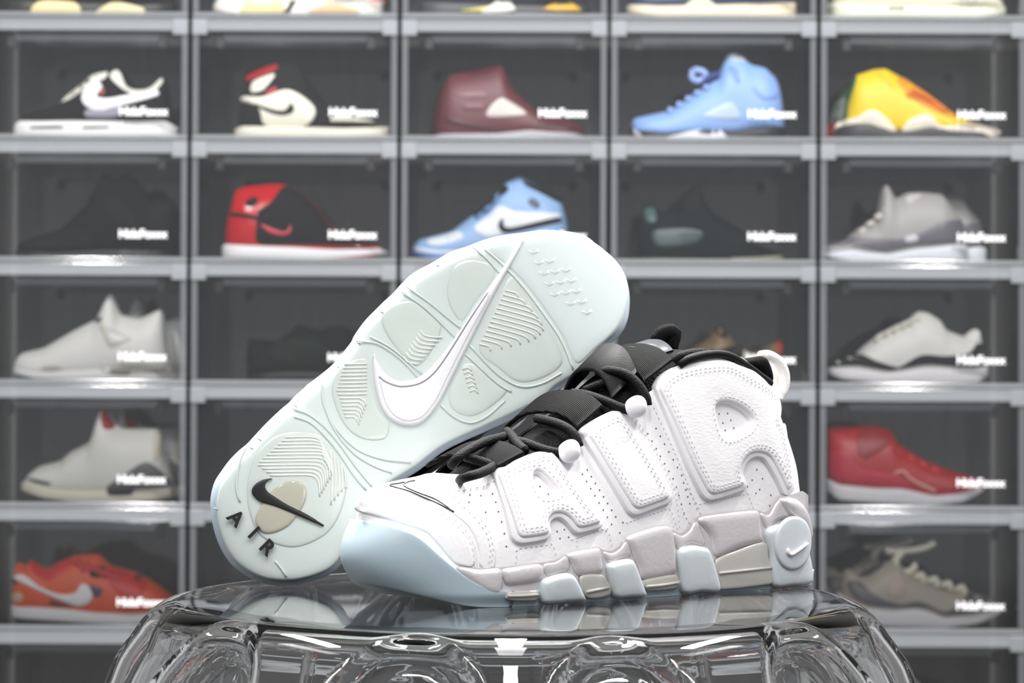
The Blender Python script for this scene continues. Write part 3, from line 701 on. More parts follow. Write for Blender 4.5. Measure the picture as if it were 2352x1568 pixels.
plain_shoe((0, 2), 'low_sneaker', 'dark navy low sneaker with white and yellow sole in the uppermost row', 1, (44, 48, 56), (66, 68, 72), panels=[
    ('yellow_pod', (214, 168, 50), B2([(850, 55), (920, 20), (1000, 20), (1045, 60)]), 's', .004),
    ('white_pod', (222, 222, 214), B2([(520, 70), (590, 20), (640, 0), (700, 60)]), 's', .005),
    ('yellow_stripe', (214, 200, 90), B2([(400, 60), (520, 40), (600, 30), (560, 62)]), 's', .004)])
CONTENT[0, 3] = 'the navy sneaker with cream wedge sole'
plain_shoe((0, 3), 'low_sneaker', 'navy low sneaker with peaked cream sole in the uppermost row', -1, (40, 56, 84), (226, 214, 186), panels=[
    ('cream_peak', (232, 224, 198), B2([(1560, 75), (1620, 10), (1680, -20), (1730, 0), (1800, 75)]), 'u', .005)])
CONTENT[0, 4] = 'the pale cream sneaker'
plain_shoe((0, 4), 'low_sneaker', 'pale cream low sneaker with small green sole mark in the uppermost row', 1, (222, 218, 196), (226, 226, 204), length=.30, panels=[
    ('green_mark', (96, 116, 96), B3([(1590, 40), (1690, 42), (1690, 52), (1600, 50)]), 's', .004)])
CONTENT[5, 3] = 'the burgundy high-top behind the clear table'
plain_shoe((5, 3), 'high_top_sneaker', 'burgundy high-top sneaker seen through the clear table', -1, (110, 22, 36), (206, 196, 190))
CONTENT[6, 4] = 'the white high-top in the lowest row'
plain_shoe((6, 4), 'high_top_sneaker', 'white high-top sneaker in the lowest row of boxes', 1, (226, 226, 224), (226, 226, 226), height=.152)

# ---- the boxes themselves
EMPTY = {(3, 2): 'below the one with the light blue and white high-top', (4, 1): 'below the one with the black low runner', (4, 2): 'behind the two white high-tops, between two empty boxes',
         (4, 3): 'below the one with the tan camouflage sneaker', (5, 1): 'beside the one with the orange low sneaker', (5, 2): 'beside the one with the burgundy high-top',
         (6, 0): 'below the one with the orange low sneaker', (6, 1): 'on the plinth, two boxes away from the burgundy high-top', (6, 2): 'on the plinth behind the middle of the clear table', (6, 3): 'below the one with the burgundy high-top'}
proto = make_box(); first = True
for r in range(NROW):
    for c in range(NCOL):
        o = proto if first else copy_tree(proto)
        first = False
        o.location = (box_x(c) + BOX_W / 2, BOX_Y, box_z(r))
        if (r, c) in CONTENT:
            tag(o, 'clear acrylic drop-front shoe box holding ' + CONTENT[r, c], 'shoe box', 'stacked clear shoe boxes')
        else:
            tag(o, 'empty clear acrylic drop-front shoe box ' + EMPTY[r, c], 'shoe box', 'stacked clear shoe boxes')

# ================================================================== THE CLEAR TABLE
TABLE = np.array([0.0, 1.352]); TABLE_Z = CAM[2] - 1.36 * 527 / 5553.
def make_table():
    root = tag(empty('side_table', (TABLE[0], TABLE[1], 0)), 'round clear plastic side table shaped like a draped cloth with scalloped folds', 'table')
    nth = 720; th = np.linspace(0, 2 * math.pi, nth, endpoint=False)
    H = TABLE_Z; R = .183; rs = .024
    prof = []   # (radius, depth below top)
    for r in np.linspace(.0, R, 12)[1:]: prof.append((r, 0.))
    for a in np.linspace(0, math.pi / 2 * .84, 14)[1:]: prof.append((R + rs * math.sin(a), rs * (1 - math.cos(a))))
    r0, d0 = prof[-1]
    for d in np.r_[np.linspace(d0, .16, 52)[1:], np.linspace(.16, H, 20)[1:]]:
        prof.append((r0 + .036 * (1 - math.exp(-(d - d0) / .09)) + .055 * (d - d0), d))
    def sm(a, b, x):
        t = np.clip((x - a) / (b - a), 0, 1); return t * t * (3 - 2 * t)
    rng = np.random.RandomState(5)
    n = 12
    cen = np.linspace(0, 2 * math.pi, n, endpoint=False) + rng.uniform(-.03, .03, n) - math.pi / 2 + .27
    top_d = rng.uniform(.001, .009, n); wid = rng.uniform(.038, .046, n)
    def ring(r, d, thick):
        rr = np.full(nth, float(r))
        if d > .004:
            rr += .008 * sm(.004, .04, d)                                     # pillars between the scallops swell out
            for c_, td, wd in zip(cen, top_d, wid):
                dd = np.angle(np.exp(1j * (th - c_))) * .215
                q = np.sqrt((dd / wd) ** 2 + np.clip((td + .042 - d) / .042, 0, None) ** 2)
                rr -= (.019 + .02 * sm(.06, .4, d)) * sm(1.10, .60, q)        # rounded scallop pressed in
        rr -= thick
        return np.stack([rr * np.cos(th), rr * np.sin(th), np.full(nth, H - d)], 1)
    V = [np.array([[0, 0, H]])]; Fs = []
    outer = [ring(r, d, 0) for r, d in prof]
    inner = []
    for i, (r, d) in enumerate(prof):
        if i < 11: inner.append(ring(max(r - .004 * (r / R), .001), d + .006, 0) * 1.0)
        else:
            k = min(1, (i - 10) / 12.); inner.append(ring(r, d + .006 * (1 - k), .004 + .0012 * k))
    inner[-1][:, 2] = 0; outer[-1][:, 2] = 0
    for q in outer: V.append(q)
    nO = len(outer)
    V.append(np.array([[0, 0, H - .006]])); ci = 1 + nO * nth
    for q in inner: V.append(q)
    oi = lambda i, j: 1 + i * nth + j % nth
    ii = lambda i, j: ci + 1 + i * nth + j % nth
    for j in range(nth):
        Fs.append((0, oi(0, j), oi(0, j + 1))); Fs.append((ci, ii(0, j + 1), ii(0, j)))
        for i in range(nO - 1):
            Fs.append((oi(i, j), oi(i + 1, j), oi(i + 1, j + 1), oi(i, j + 1)))
            Fs.append((ii(i, j), ii(i, j + 1), ii(i + 1, j + 1), ii(i + 1, j)))
        Fs.append((oi(nO - 1, j), ii(nO - 1, j), ii(nO - 1, j + 1), oi(nO - 1, j + 1)))
    mesh_obj('draped_shell', np.vstack(V), Fs, M_GLASS, root)
    return root
make_table()

# ================================================================== STANDING SNEAKER
M_LEATHER = mat('white leather', (240, 238, 240), .42, bump=.35, scale=420)
M_LETTER = mat('white puffy leather', (240, 238, 240), .36, bump=.4, scale=360, stretch=(1, 1, 2.2))
M_PIPE = mat('white rubber edge', (238, 236, 240), .3)
M_SILVER = mat('pearl silver midsole', (212, 206, 208), .30, bump=.28, scale=420, coat=.3, metallic=.25)
M_BLUE = mat('ice blue rubber', (171, 188, 197), .38, sss=.25, sss_r=.006)
M_ICE = mat('ice rubber', (206, 213, 217), .26, sss=.25, sss_r=.006, bump=.12, scale=500)
M_AIR = mat('clear air window', (228, 225, 216), .05, coat=1, trans=.35)
M_BLACKMESH = mat('black mesh', (6, 7, 7), .8, spec=.15, bump=1., scale=700, kind='VORONOI')
M_BLACK = mat('black fabric', (5, 5, 6), .6, spec=.2, bump=.3, scale=900)
M_RIB = mat('black ribbed elastic', (6, 6, 7), .7, spec=.12, bump=.8, scale=380, kind='WAVE')
M_LACE = mat('black lace', (4, 4, 5), .7, spec=.2, bump=.5, scale=1100, kind='VORONOI')
M_STITCH = mat('white stitching', (214, 210, 216), .6)
M_HOLE = mat('perforation shade', (92, 90, 94), .8)
M_INK = mat('black ink', (14, 14, 16), .4)

SA_YAW = math.radians(34)
SA_O = np.array([-.0872, 1.2949, TABLE_Z])
AX = np.array([math.cos(SA_YAW), math.sin(SA_YAW), 0.]); AY = np.array([-math.sin(SA_YAW), math.cos(SA_YAW), 0.])
sm01 = lambda a, b, x: (lambda t: t * t * (3 - 2 * t))(np.clip((x - a) / (b - a), 0, 1))
HW = curve1d([(-.01, .047), (.05, .047), (.075, .0495), (.11, .0495), (.16, .0455), (.20, .0415), (.25, .0400), (.29, .0390), (.33, .038)], .008)
ZT = curve1d([(-.004, .026), (0, .036), (.002, .044), (.005, .0515), (.0085, .0562), (.0175, .0630), (.0252, .0650), (.038, .0672), (.055, .0698), (.0636, .0695), (.0736, .0712), (.1008, .0805), (.118, .0815), (.1316, .089), (.151, .1013), (.1816, .1158), (.188, .122), (.2034, .132), (.2257, .1384), (.2452, .1347), (.262, .1235), (.272, .1185), (.280, .1150), (.287, .1030), (.2925, .0950), (.2972, .0834), (.3024, .0697), (.304, .0514), (.3060, .030), (.307, .0)], .0012)
_hz = [(0, .307), (.03, .306), (.0514, .304), (.0697, .3024), (.0834, .2975), (.095, .2930), (.105, .2885), (.115, .284), (.14, .280)]
XH = curve1d(_hz, .004)
def w_up(x, z, off=0., tip=0.):
    """half width of the upper at length x and height z"""
    zt = ZT(x); t = np.clip(z / np.maximum(zt, .004), 0, 1)
    toe = np.clip(1 - t ** 3.4, 0, 1) ** .55
    thr = 1 - .03 * np.clip(1 - t / .25, 0, 1) ** 2 - .33 * np.clip((t - .3) / .7, 0, 1) ** 1.6
    col = 1 - .03 * np.clip(1 - t / .25, 0, 1) ** 2 - .20 * np.clip((t - .35) / .65, 0, 1) ** 1.6
    b = sm01(.045, .085, x); c = sm01(.17, .225, x)
    pr = toe * (1 - b) + (thr * (1 - c) + col * c) * b
    return (HW(x) + off) * pr * superell(x - .0105 + tip, .086, 2.1) * superell(XH(z) + off - x, .038, 2.2)
CYA = curve1d([(-.01, .006), (.03, .004), (.08, .0), (.32, .0)], .01)
def surf_side(wf, side=-1):
    def f(x, z):
        e = 6e-4; w = wf(x, z)
        dx = np.clip((wf(x + e, z) - wf(x - e, z)) / (2 * e), -2.5, 2.5); dz = np.clip((wf(x, z + e) - wf(x, z - e)) / (2 * e), -2.5, 2.5)
        n = np.stack([-dx, np.full_like(w, side * 1.), -dz], 1); n /= np.linalg.norm(n, axis=1)[:, None]
        return np.stack([x, CYA(x) + side * w, z], 1), n
    return f
def field_mesh(wf, xs, zlo, zhi, k=40, tpow=1.0, roof=False):
    t = np.linspace(0, 1, k) ; t = 1 - (1 - t) ** tpow
    X = np.repeat(xs[:, None], k, 1); Z = zlo(xs)[:, None] + (zhi(xs) - zlo(xs))[:, None] * t
    Y = wf(X.ravel(), Z.ravel()).reshape(X.shape); C = CYA(X)
    V = np.concatenate([np.stack([X, C - Y, Z], 2), np.stack([X, C + Y, Z], 2)[:, ::-1]], 1).reshape(-1, 3)
    m_ = 2 * k; n = len(xs)
    Fs = [(i * m_ + j, (i + 1) * m_ + j, (i + 1) * m_ + (j + 1), i * m_ + (j + 1)) for i in range(n - 1) for j in range(m_ - 1) if roof is True or j != k - 1 or (callable(roof) and roof(xs[i]))]
    return V, Fs
def px_side(p, wf, y_max=.0):
    """pixels -> (x, z) where their rays meet the lateral side of the standing sneaker"""
    d = rays(p); out = []
    o = CAM - SA_O; ox, oy, oz = o @ AX, o @ AY, o[2]
    dx, dy, dz = d @ AX, d @ AY, d[:, 2]
    for i in range(len(d)):
        ys = np.linspace(-.075, y_max, 700); t = (ys - oy) / dy[i]
        x = ox + dx[i] * t; z = oz + dz[i] * t
        f = (ys - CYA(x)) + wf(x, z)      # > 0 inside
        k = np.argmax(f > 0) if (f > 0).any() else int(np.argmax(f))
        if k > 0 and f[k] > 0:
            q = f[k - 1] / (f[k - 1] - f[k]); xx = x[k - 1] + (x[k] - x[k - 1]) * q; zz = z[k - 1] + (z[k] - z[k - 1]) * q
        else: xx, zz = x[k], z[k]
        out.append((xx, zz))
    return out
def px_plane(p, y):
    """pixels -> local points of the standing sneaker on its plane y = const"""
    d = rays(p); y = np.broadcast_to(np.asarray(y, float), (len(d),)); o = CAM - SA_O
    t = (y - o @ AY) / (d @ AY); q = o + d * t[:, None]
    return np.stack([q @ AX, y, q[:, 2]], 1)

SA = tag(empty('basketball_sneaker', tuple(SA_O), (0, 0, SA_YAW)), 'white leather high-top sneaker with big raised AIR letters standing on the clear table', 'sneaker', 'pair of white high-top sneakers on the clear table')
xs_up = np.r_[np.linspace(0, 1, 40) ** 2 * .0496 + .0105, np.linspace(.0615, .255, 90), np.linspace(.2565, .3065, 50)]
ZB = lambda x: np.full_like(x, .010) + .012 * np.clip(1 - x / .05, 0, 1) ** 2
V, Fs = field_mesh(w_up, xs_up, ZB, ZT, 46, 1.4, roof=lambda x: x < .0635 or x > .272)
upper = mesh_obj('upper', V, Fs, M_LEATHER, SA)
SIDE = surf_side(w_up)
lat = lambda p: px_side(p, w_up)

# dark lining inside the collar and throat
xs_l = np.linspace(.068, .276, 70)
w_in = lambda x, z: np.maximum(w_up(x, z) - .0035, .0005)
V, Fs = field_mesh(w_in, xs_l, lambda x: np.minimum(.045 + 0 * x, ZT(x) - .02), lambda x: ZT(x) + .0012 * sm01(.19, .21, x), 16, 1.0, roof=False)
mesh_obj('lining', V, Fs, M_BLACK, SA)
V, Fs = field_mesh(lambda x, z: np.full_like(x, .034), xs_l, lambda x: ZT(x) * .55, lambda x: ZT(x) * .55 + .001, 2, 1, roof=True)
mesh_obj('insole', V, Fs, M_BLACK, SA)

# ---- outsole and toe bumper
ZBUMP = curve1d([(-.008, .0440), (.0, .0455), (.003, .0462), (.0073, .0454), (.0229, .0402), (.0302, .0338), (.0375, .0263), (.0474, .0166), (.0573, .0105), (.071, .0085), (.12, .0085), (.32, .0085)], .003)
XT = curve1d([(.0, .018), (.010, .008), (.018, .002), (.026, -.001), (.034, .0005), (.040, .0035), (.048, .0085), (.056, .014)], .003)   # toe tip set back by height
w_b = lambda x, z: (HW(x) + .0032) * superell(x - .0035, .091, 2.1) * superell(.3125 - x, .04, 2.2) * (1 - .06 * sm01(.008, .0, z))
xs_b = np.r_[np.linspace(0, 1, 56) ** 2 * .0705 + .0035, np.linspace(.072, .27, 60), .27 + .0424 * (1 - np.linspace(1, 0, 30) ** 2)]
ZSPR = lambda x: .013 * np.clip(1 - x / .066, 0, 1) ** 2
V, Fs = field_mesh(w_b, xs_b, ZSPR, lambda x: np.maximum(ZBUMP(x), ZSPR(x) + .003), 26, 1.0, roof=True)
V[:, 0] += XT(V[:, 2]) * (1 - sm01(.0, .06, V[:, 0]))
n0 = len(xs_b); m_ = 52
Fs += [(i * m_, i * m_ + m_ - 1, (i + 1) * m_ + m_ - 1, (i + 1) * m_) for i in range(n0 - 1)]
outsole = mesh_obj('outsole', V, Fs, M_BLUE, SA); outsole['label'] = 'ice blue translucent outsole with high toe bumper'

# ---- midsole with wavy top
mid_px = Z1([(640, 1252), (760, 1266), (870, 1261), (1080, 1236), (1155, 1226), (1215, 1190), (1380, 1156)]) + Z2([(170, 1186), (195, 1205), (245, 1212), (290, 1180), (320, 1140), (520, 1071), (560, 1100), (610, 1120), (650, 1090), (690, 1036), (720, 1020), (1000, 990), (1030, 1000), (1070, 1010), (1110, 945), (1150, 926)])
w_m = lambda x, z: w_up(x, np.minimum(z, .03), .0022)
mp_ = px_side(mid_px, w_m)
ZM = curve1d([(.0, .010), (.030, .012)] + [(a, b) for a, b in mp_] + [(.268, .056), (.285, .0565), (.296, .053), (.32, .045)], .0012)
xs_m = np.r_[np.linspace(.046, .285, 190), np.linspace(.286, .3085, 26)]
V, Fs = field_mesh(w_m, xs_m, lambda x: .0075 + .006 * (1 - sm01(.046, .075, x)), lambda x: np.maximum(ZM(x), .009), 14, 1.0, roof=False)
midsole = mesh_obj('midsole', V, Fs, M_SILVER, SA)
MIDS = surf_side(w_m)
def both(name, px, H, r, m, parent=SA, surf_w=w_m, **k):
    """panel on the visible side plus its twin on the far side"""
    pl = [(a_, max(b_, .0012)) for a_, b_ in px_side(px, surf_w)]
    a = decal(name, surf_side(surf_w, -1), pl, H, r, m, parent, **k)
    decal(name, surf_side(surf_w, 1), pl, H, r, m, parent, **k)
    return a
panels = [
    Z1([(648, 1258), (760, 1270), (868, 1266), (886, 1325), (866, 1398), (790, 1385), (700, 1318)]),
    Z1([(876, 1270), (1078, 1242), (1092, 1295), (1066, 1330), (900, 1352), (886, 1325)]),
    Z2([(0, 1228), (160, 1192), (176, 1200), (192, 1300), (180, 1330), (66, 1342), (20, 1270)]),
    Z2([(318, 1150), (360, 1120), (520, 1076), (560, 1105), (578, 1240), (570, 1330), (400, 1362), (375, 1290), (350, 1230)]),
    Z2([(696, 1050), (730, 1024), (1000, 994), (1022, 1010), (1036, 1140), (1040, 1160), (900, 1200), (790, 1240), (762, 1130)]),
]
for pn in panels: both('midsole_panel', pn, .0024, .0045, M_SILVER, step=.002, grid=.004)
saddles = [
    Z1([(1092, 1245), (1155, 1232), (1212, 1200), (1228, 1270), (1180, 1288), (1110, 1305)]),
    Z2([(196, 1215), (245, 1222), (290, 1192), (318, 1152), (348, 1232), (300, 1248), (225, 1275)]),
    Z2([(564, 1112), (612, 1130), (655, 1100), (690, 1050), (738, 1180), (660, 1172), (590, 1205)]),
    Z2([(1026, 1006), (1072, 1020), (1115, 950), (1150, 936), (1200, 1030), (1120, 1050), (1060, 1095)]),
]
for pn in saddles: both('midsole_saddle', pn, .0012, .003, M_SILVER, step=.002, grid=.004)
both('heel_clip', Z2([(1125, 940), (1160, 928), (1206, 932), (1250, 975), (1275, 1050), (1280, 1130), (1262, 1170), (1235, 1085), (1190, 1045)]), .0045, .005, M_SILVER, step=.002, grid=.004)
lugs = [
    Z1([(1072, 1335), (1110, 1308), (1170, 1290), (1228, 1290), (1262, 1330), (1305, 1425), (1312, 1476), (1200, 1484), (1085, 1486), (1068, 1410)]),
    Z2([(205, 1295), (235, 1266), (320, 1250), (348, 1262), (402, 1400), (412, 1482), (330, 1496), (260, 1502), (235, 1440)]),
    Z2([(582, 1215), (640, 1180), (720, 1186), (747, 1202), (782, 1300), (802, 1442), (700, 1456), (612, 1458), (592, 1350)]),
    Z2([(1046, 1115), (1082, 1076), (1180, 1056), (1228, 1082), (1250, 1150), (1268, 1230), (1280, 1330), (1276, 1388), (1180, 1408), (1092, 1417), (1072, 1330), (1066, 1230)]),
]
for pn in lugs: both('outsole_lug', pn, .0044, .0032, M_ICE, step=.0018, grid=.004, base=-.002)
for pn in [Z1([(884, 1404), (900, 1384), (1070, 1378), (1066, 1412), (1040, 1428), (910, 1428)]),
           Z2([(70, 1345), (180, 1334), (212, 1370), (232, 1436), (104, 1455)]),
           Z2([(400, 1366), (572, 1334), (590, 1385), (565, 1408), (424, 1416)]),
           Z2([(786, 1262), (900, 1206), (1044, 1164), (1064, 1250), (1084, 1300), (1088, 1372), (1060, 1388), (814, 1414), (800, 1380)])]:
    both('air_window', pn, .0008, .002, M_AIR, step=.002, grid=.005, off=.0014)
# rounded roll lines inside the air windows
for ln in [Z1([(900, 1404), (980, 1402), (1060, 1396)]), Z2([(95, 1424), (215, 1400)]), Z2([(412, 1396), (500, 1388), (584, 1374)]), Z2([(798, 1326), (930, 1312), (1074, 1296)])]:
    q = px_side(ln, w_m); pos, nor = MIDS(np.array([a for a, _ in q]), np.array([b for _, b in q]))
    tube('air_seam', pos + nor * .0024, .0009, M_AIR, SA, seg=6)
# little disc and swoosh on the heel lug
lp = px_side(Z2([(1175, 1165)]), w_m)[0]
disc = [(lp[0] + .0145 * math.cos(a), lp[1] + .0155 * math.sin(a)) for a in np.linspace(0, 2 * math.pi, 20, endpoint=False)]
dm = decal('heel_disc', MIDS, disc, .0014, .002, M_ICE, SA, off=.0048, grid=.005)
hs = px_side(Z2([(1130, 1196), (1138, 1188), (1146, 1212), (1160, 1212), (1232, 1160), (1230, 1172), (1165, 1228), (1142, 1232), (1128, 1216)]), w_m)
decal('heel_swoosh', MIDS, hs, .0014, .001, mat('pearl white', (240, 228, 226), .3), dm, off=.0066, step=.001, grid=.003)

# ---- letters
A_OUT = Z1([(834, 782), (850, 764), (950, 712), (1050, 672), (1090, 666), (1125, 678), (1160, 712), (1270, 870), (1378, 1022), (1388, 1042), (1374, 1060), (1275, 1088), (1240, 1082), (1198, 1034), (1165, 1012), (1135, 1018), (1118, 1042), (1124, 1085), (1112, 1110), (1085, 1124), (985, 1142), (945, 1134), (920, 1104), (892, 990), (860, 880)])
A_TOP = Z1([(862, 800), (880, 772), (960, 730), (1050, 692), (1090, 688), (1120, 702), (1150, 740), (1260, 890), (1366, 1020), (1362, 1036), (1275, 1060), (1250, 1054), (1210, 1010), (1170, 988), (1125, 994), (1102, 1030), (1106, 1080), (1085, 1096), (985, 1112), (960, 1104), (945, 1080), (915, 980), (885, 880)])
A_HOLE = Z1([(1034, 806), (1046, 784), (1066, 790), (1110, 836), (1140, 878), (1132, 892), (1084, 902), (1066, 890), (1046, 846)])
I_OUT = Z2([(72, 592), (84, 562), (150, 518), (230, 478), (262, 468), (290, 484), (340, 560), (450, 740), (545, 900), (550, 935), (530, 960), (450, 992), (370, 1022), (340, 1020), (312, 995), (200, 810)])
I_TOP = Z2([(104, 596), (116, 570), (180, 526), (240, 498), (268, 496), (290, 520), (420, 730), (522, 900), (522, 925), (500, 942), (430, 968), (372, 988), (346, 982), (325, 960), (220, 790)])
R_OUT = Z2([(462, 360), (470, 322), (500, 282), (560, 245), (640, 220), (720, 206), (810, 202), (880, 218), (960, 266), (1040, 322), (1090, 370), (1112, 430), (1116, 530), (1140, 545), (1158, 640), (1186, 760), (1190, 880), (1166, 915), (1140, 912), (1100, 830), (1042, 735), (1010, 716), (970, 724), (936, 762), (926, 800), (946, 858), (936, 884), (905, 900), (840, 922), (770, 942), (735, 940), (702, 906), (640, 780), (560, 590)])
R_TOP = Z2([(486, 372), (494, 334), (520, 300), (570, 268), (640, 244), (720, 228), (810, 222), (870, 236), (950, 284), (1030, 340), (1072, 386), (1094, 440), (1098, 530), (1118, 560), (1136, 640), (1164, 760), (1172, 860), (1150, 880), (1110, 800), (1062, 716), (1010, 690), (955, 698), (914, 744), (904, 800), (922, 846), (905, 868), (840, 890), (772, 908), (745, 904), (724, 880), (660, 760), (580, 580)])
R_HOLE = Z2([(778, 466), (786, 440), (810, 430), (850, 432), (910, 460), (952, 500), (962, 530), (942, 562), (890, 594), (845, 610), (818, 602), (796, 552)])
R_HOLE2 = Z2([(772, 462), (782, 434), (810, 423), (852, 425), (914, 454), (958, 496), (969, 530), (948, 567), (894, 600), (845, 617), (812, 608), (789, 555)])
A_HOLE2 = Z1([(1026, 806), (1042, 776), (1070, 782), (1116, 830), (1150, 878), (1138, 900), (1084, 911), (1060, 896), (1038, 848)])
stitch_paths = []
for nm, out, tp, hole, hole2 in (('letter_a', A_OUT, A_TOP, A_HOLE, A_HOLE2), ('letter_i', I_OUT, I_TOP, None, None), ('letter_r', R_OUT, R_TOP, R_HOLE, R_HOLE2)):
    o2 = lat(out); t2 = lat(tp); hl = [lat(hole)] if hole else []; hl2 = [lat(hole2)] if hole else []
    L = decal(nm, SIDE, o2, .0030, .0007, M_PIPE, SA, step=.0012, grid=.004, holes=hl, base=-.0015)
    decal('letter_face', SIDE, t2, .0018, .0016, M_LETTER, L, step=.0012, grid=.0035, holes=hl2, off=.0028, base=-.0006, dome=.0007)
    tt = catmull(t2, .0012)
    for dd, hh_ in ((.0024, .0050), (.0042, .0052)):
        R = offset_ring(tt, dd)
        stitch_paths.append((R, True, hh_))
    if hole:
        hh = catmull(hl2[0], .001)
        stitch_paths.append((offset_ring(hh, -.0024), True, .0050))

# ---- toe overlays, swoosh outline
toe_line1 = Z1([(236, 852), (330, 880), (450, 930), (560, 988), (650, 1042), (705, 1105), (735, 1180), (742, 1256)])
toe_line2 = Z1([(600, 880), (680, 945), (760, 1020), (806, 1085), (826, 1160), (814, 1258)])
cap = lat(Z1([(150, 960), (180, 900), (240, 856), (330, 884), (450, 934), (560, 992), (650, 1046), (700, 1108), (728, 1180), (735, 1256), (650, 1246), (600, 1200), (540, 1130), (480, 1075), (350, 1030), (220, 995)]))
decal('toe_cap', SIDE, cap, .0012, .0015, M_LEATHER, SA, step=.0018, grid=.004)
band = lat(Z1([(590, 868), (690, 935), (775, 1015), (822, 1085), (846, 1160), (838, 1262), (768, 1264), (762, 1180), (735, 1100), (690, 1035), (600, 970), (500, 920), (560, 900)]))
decal('vamp_band', SIDE, band, .0009, .0012, M_LEATHER, SA, step=.0018, grid=.004)
for pth, offs in ((toe_line1, (-7, 9)), (toe_line2, (-9, 8))):
    for of in offs:
        q = [(a + of / 2.24 * .8, b - of / 2.24 * .5) for a, b in pth]
        stitch_paths.append((np.array(lat(q)), False, .0014))
def on_side(px, h):
    q = lat(px); pos, nor = SIDE(np.array([a for a, _ in q]), np.array([b for _, b in q])); return pos + nor * h
g = [tube_geo(on_side(Z1(p), .0008), .00045, seg=6, step=.002) for p in
     ([(380, 829), (340, 836), (303, 845), (400, 873), (480, 906), (560, 941), (632, 980)], [(632, 979), (540, 917), (450, 882), (390, 856), (374, 841), (400, 826), (434, 820)])]
mesh_obj('toe_swoosh', *merge(g), M_INK, SA)

# ---- panel seams between the letters (stitched rows) and perforations
for ln in ([(320, 1060), (350, 1050), (540, 985), (556, 1000), (585, 1090)], [(585, 870), (620, 1010), (650, 1060)], [(640, 880), (690, 960), (708, 1010)],
           [(440, 400), (500, 530), (570, 680), (640, 850), (690, 985)], [(340, 470), (400, 560), (520, 770), (580, 900), (600, 1080)], [(710, 960), (850, 930), (960, 905), (990, 980)],
           [(30, 1150), (190, 1095), (225, 1110), (240, 1180)]):
    stitch_paths.append((np.array(lat(Z2(ln))), False, .0004))
for ln in ([(950, 1235), (955, 1165), (1140, 1140), (1155, 1190)], [(1265, 1150), (1260, 1110), (1420, 1060)], [(660, 870), (780, 850), (840, 820)]):
    stitch_paths.append((np.array(lat(Z1(ln))), False, .0004))
geos = []
for path, closed, hgt in stitch_paths:
    if len(path) < 3: continue
    P = resample(path, .0031, closed)
    nxt = np.roll(P, -1, 0) if closed else np.vstack([P[1:], P[-1:] * 2 - P[-2:-1]])
    a3, nr = SIDE(P[:, 0], P[:, 1]); b3, _ = SIDE(nxt[:, 0], nxt[:, 1])
    T = b3 - a3; ln = np.linalg.norm(T, axis=1)
    for i in range(len(P)):
        if ln[i] < .0015 or ln[i] > .006: continue
        t = T[i] / ln[i]; n = nr[i]; s = np.cross(n, t); c = a3[i] + n * hgt
        v = [c - t * .0011, c + t * .0011, c + s * .0003, c - s * .0003, c + n * .00045, c - n * .0003]
        geos.append((v, [(0, 2, 4), (2, 1, 4), (1, 3, 4), (3, 0, 4), (2, 0, 5), (1, 2, 5), (3, 1, 5), (0, 3, 5)]))
tag(mesh_obj('stitching', *merge(geos), M_STITCH, SA, smooth=False), kind='stuff')
dots = []
def drow(Z, a, b, n): dots.extend(Z([(a[0] + (b[0] - a[0]) * i / (n - 1), a[1] + (b[1] - a[1]) * i / (n - 1)) for i in range(n)]))
drow(Z2, (432, 590), (566, 828), 7); drow(Z2, (476, 562), (612, 810), 7); drow(Z2, (584, 870), (624, 1010), 4); drow(Z2, (622, 850), (655, 960), 4)
drow(Z2, (86, 805), (240, 1070), 8); drow(Z2, (112, 782), (262, 1030), 8); drow(Z2, (284, 1115), (300, 1060), 2)
for p in ((810, 485), (855, 482), (830, 533), (872, 518), (842, 572), (888, 560), (985, 835), (1040, 828), (1025, 885), (1084, 915), (1078, 970), (1005, 905), (960, 870), (1010, 780)): dots += Z2([p])
for p in ((715, 888), (772, 893), (832, 883), (710, 927), (848, 926), (796, 978), (862, 975), (878, 1028), (892, 1087), (902, 1153), (1163, 1076), (1178, 1112), (1200, 1066), (1222, 1105), (1075, 845), (1083, 897), (1118, 885)): dots += Z1([p])
dq = lat(dots); pos, nor = SIDE(np.array([a for a, _ in dq]), np.array([b for _, b in dq])); geos = []
for p, n in zip(pos, nor):
    u = np.cross(n, [0, 0, 1.]); u /= np.linalg.norm(u); v_ = np.cross(n, u)
    geos.append(([p + n * .0003 + .0005 * (math.cos(a) * u + math.sin(a) * v_) for a in np.arange(8) * math.pi / 4], [tuple(range(8))]))
tag(mesh_obj('perforations', *merge(geos), M_HOLE, SA, smooth=False), kind='stuff')

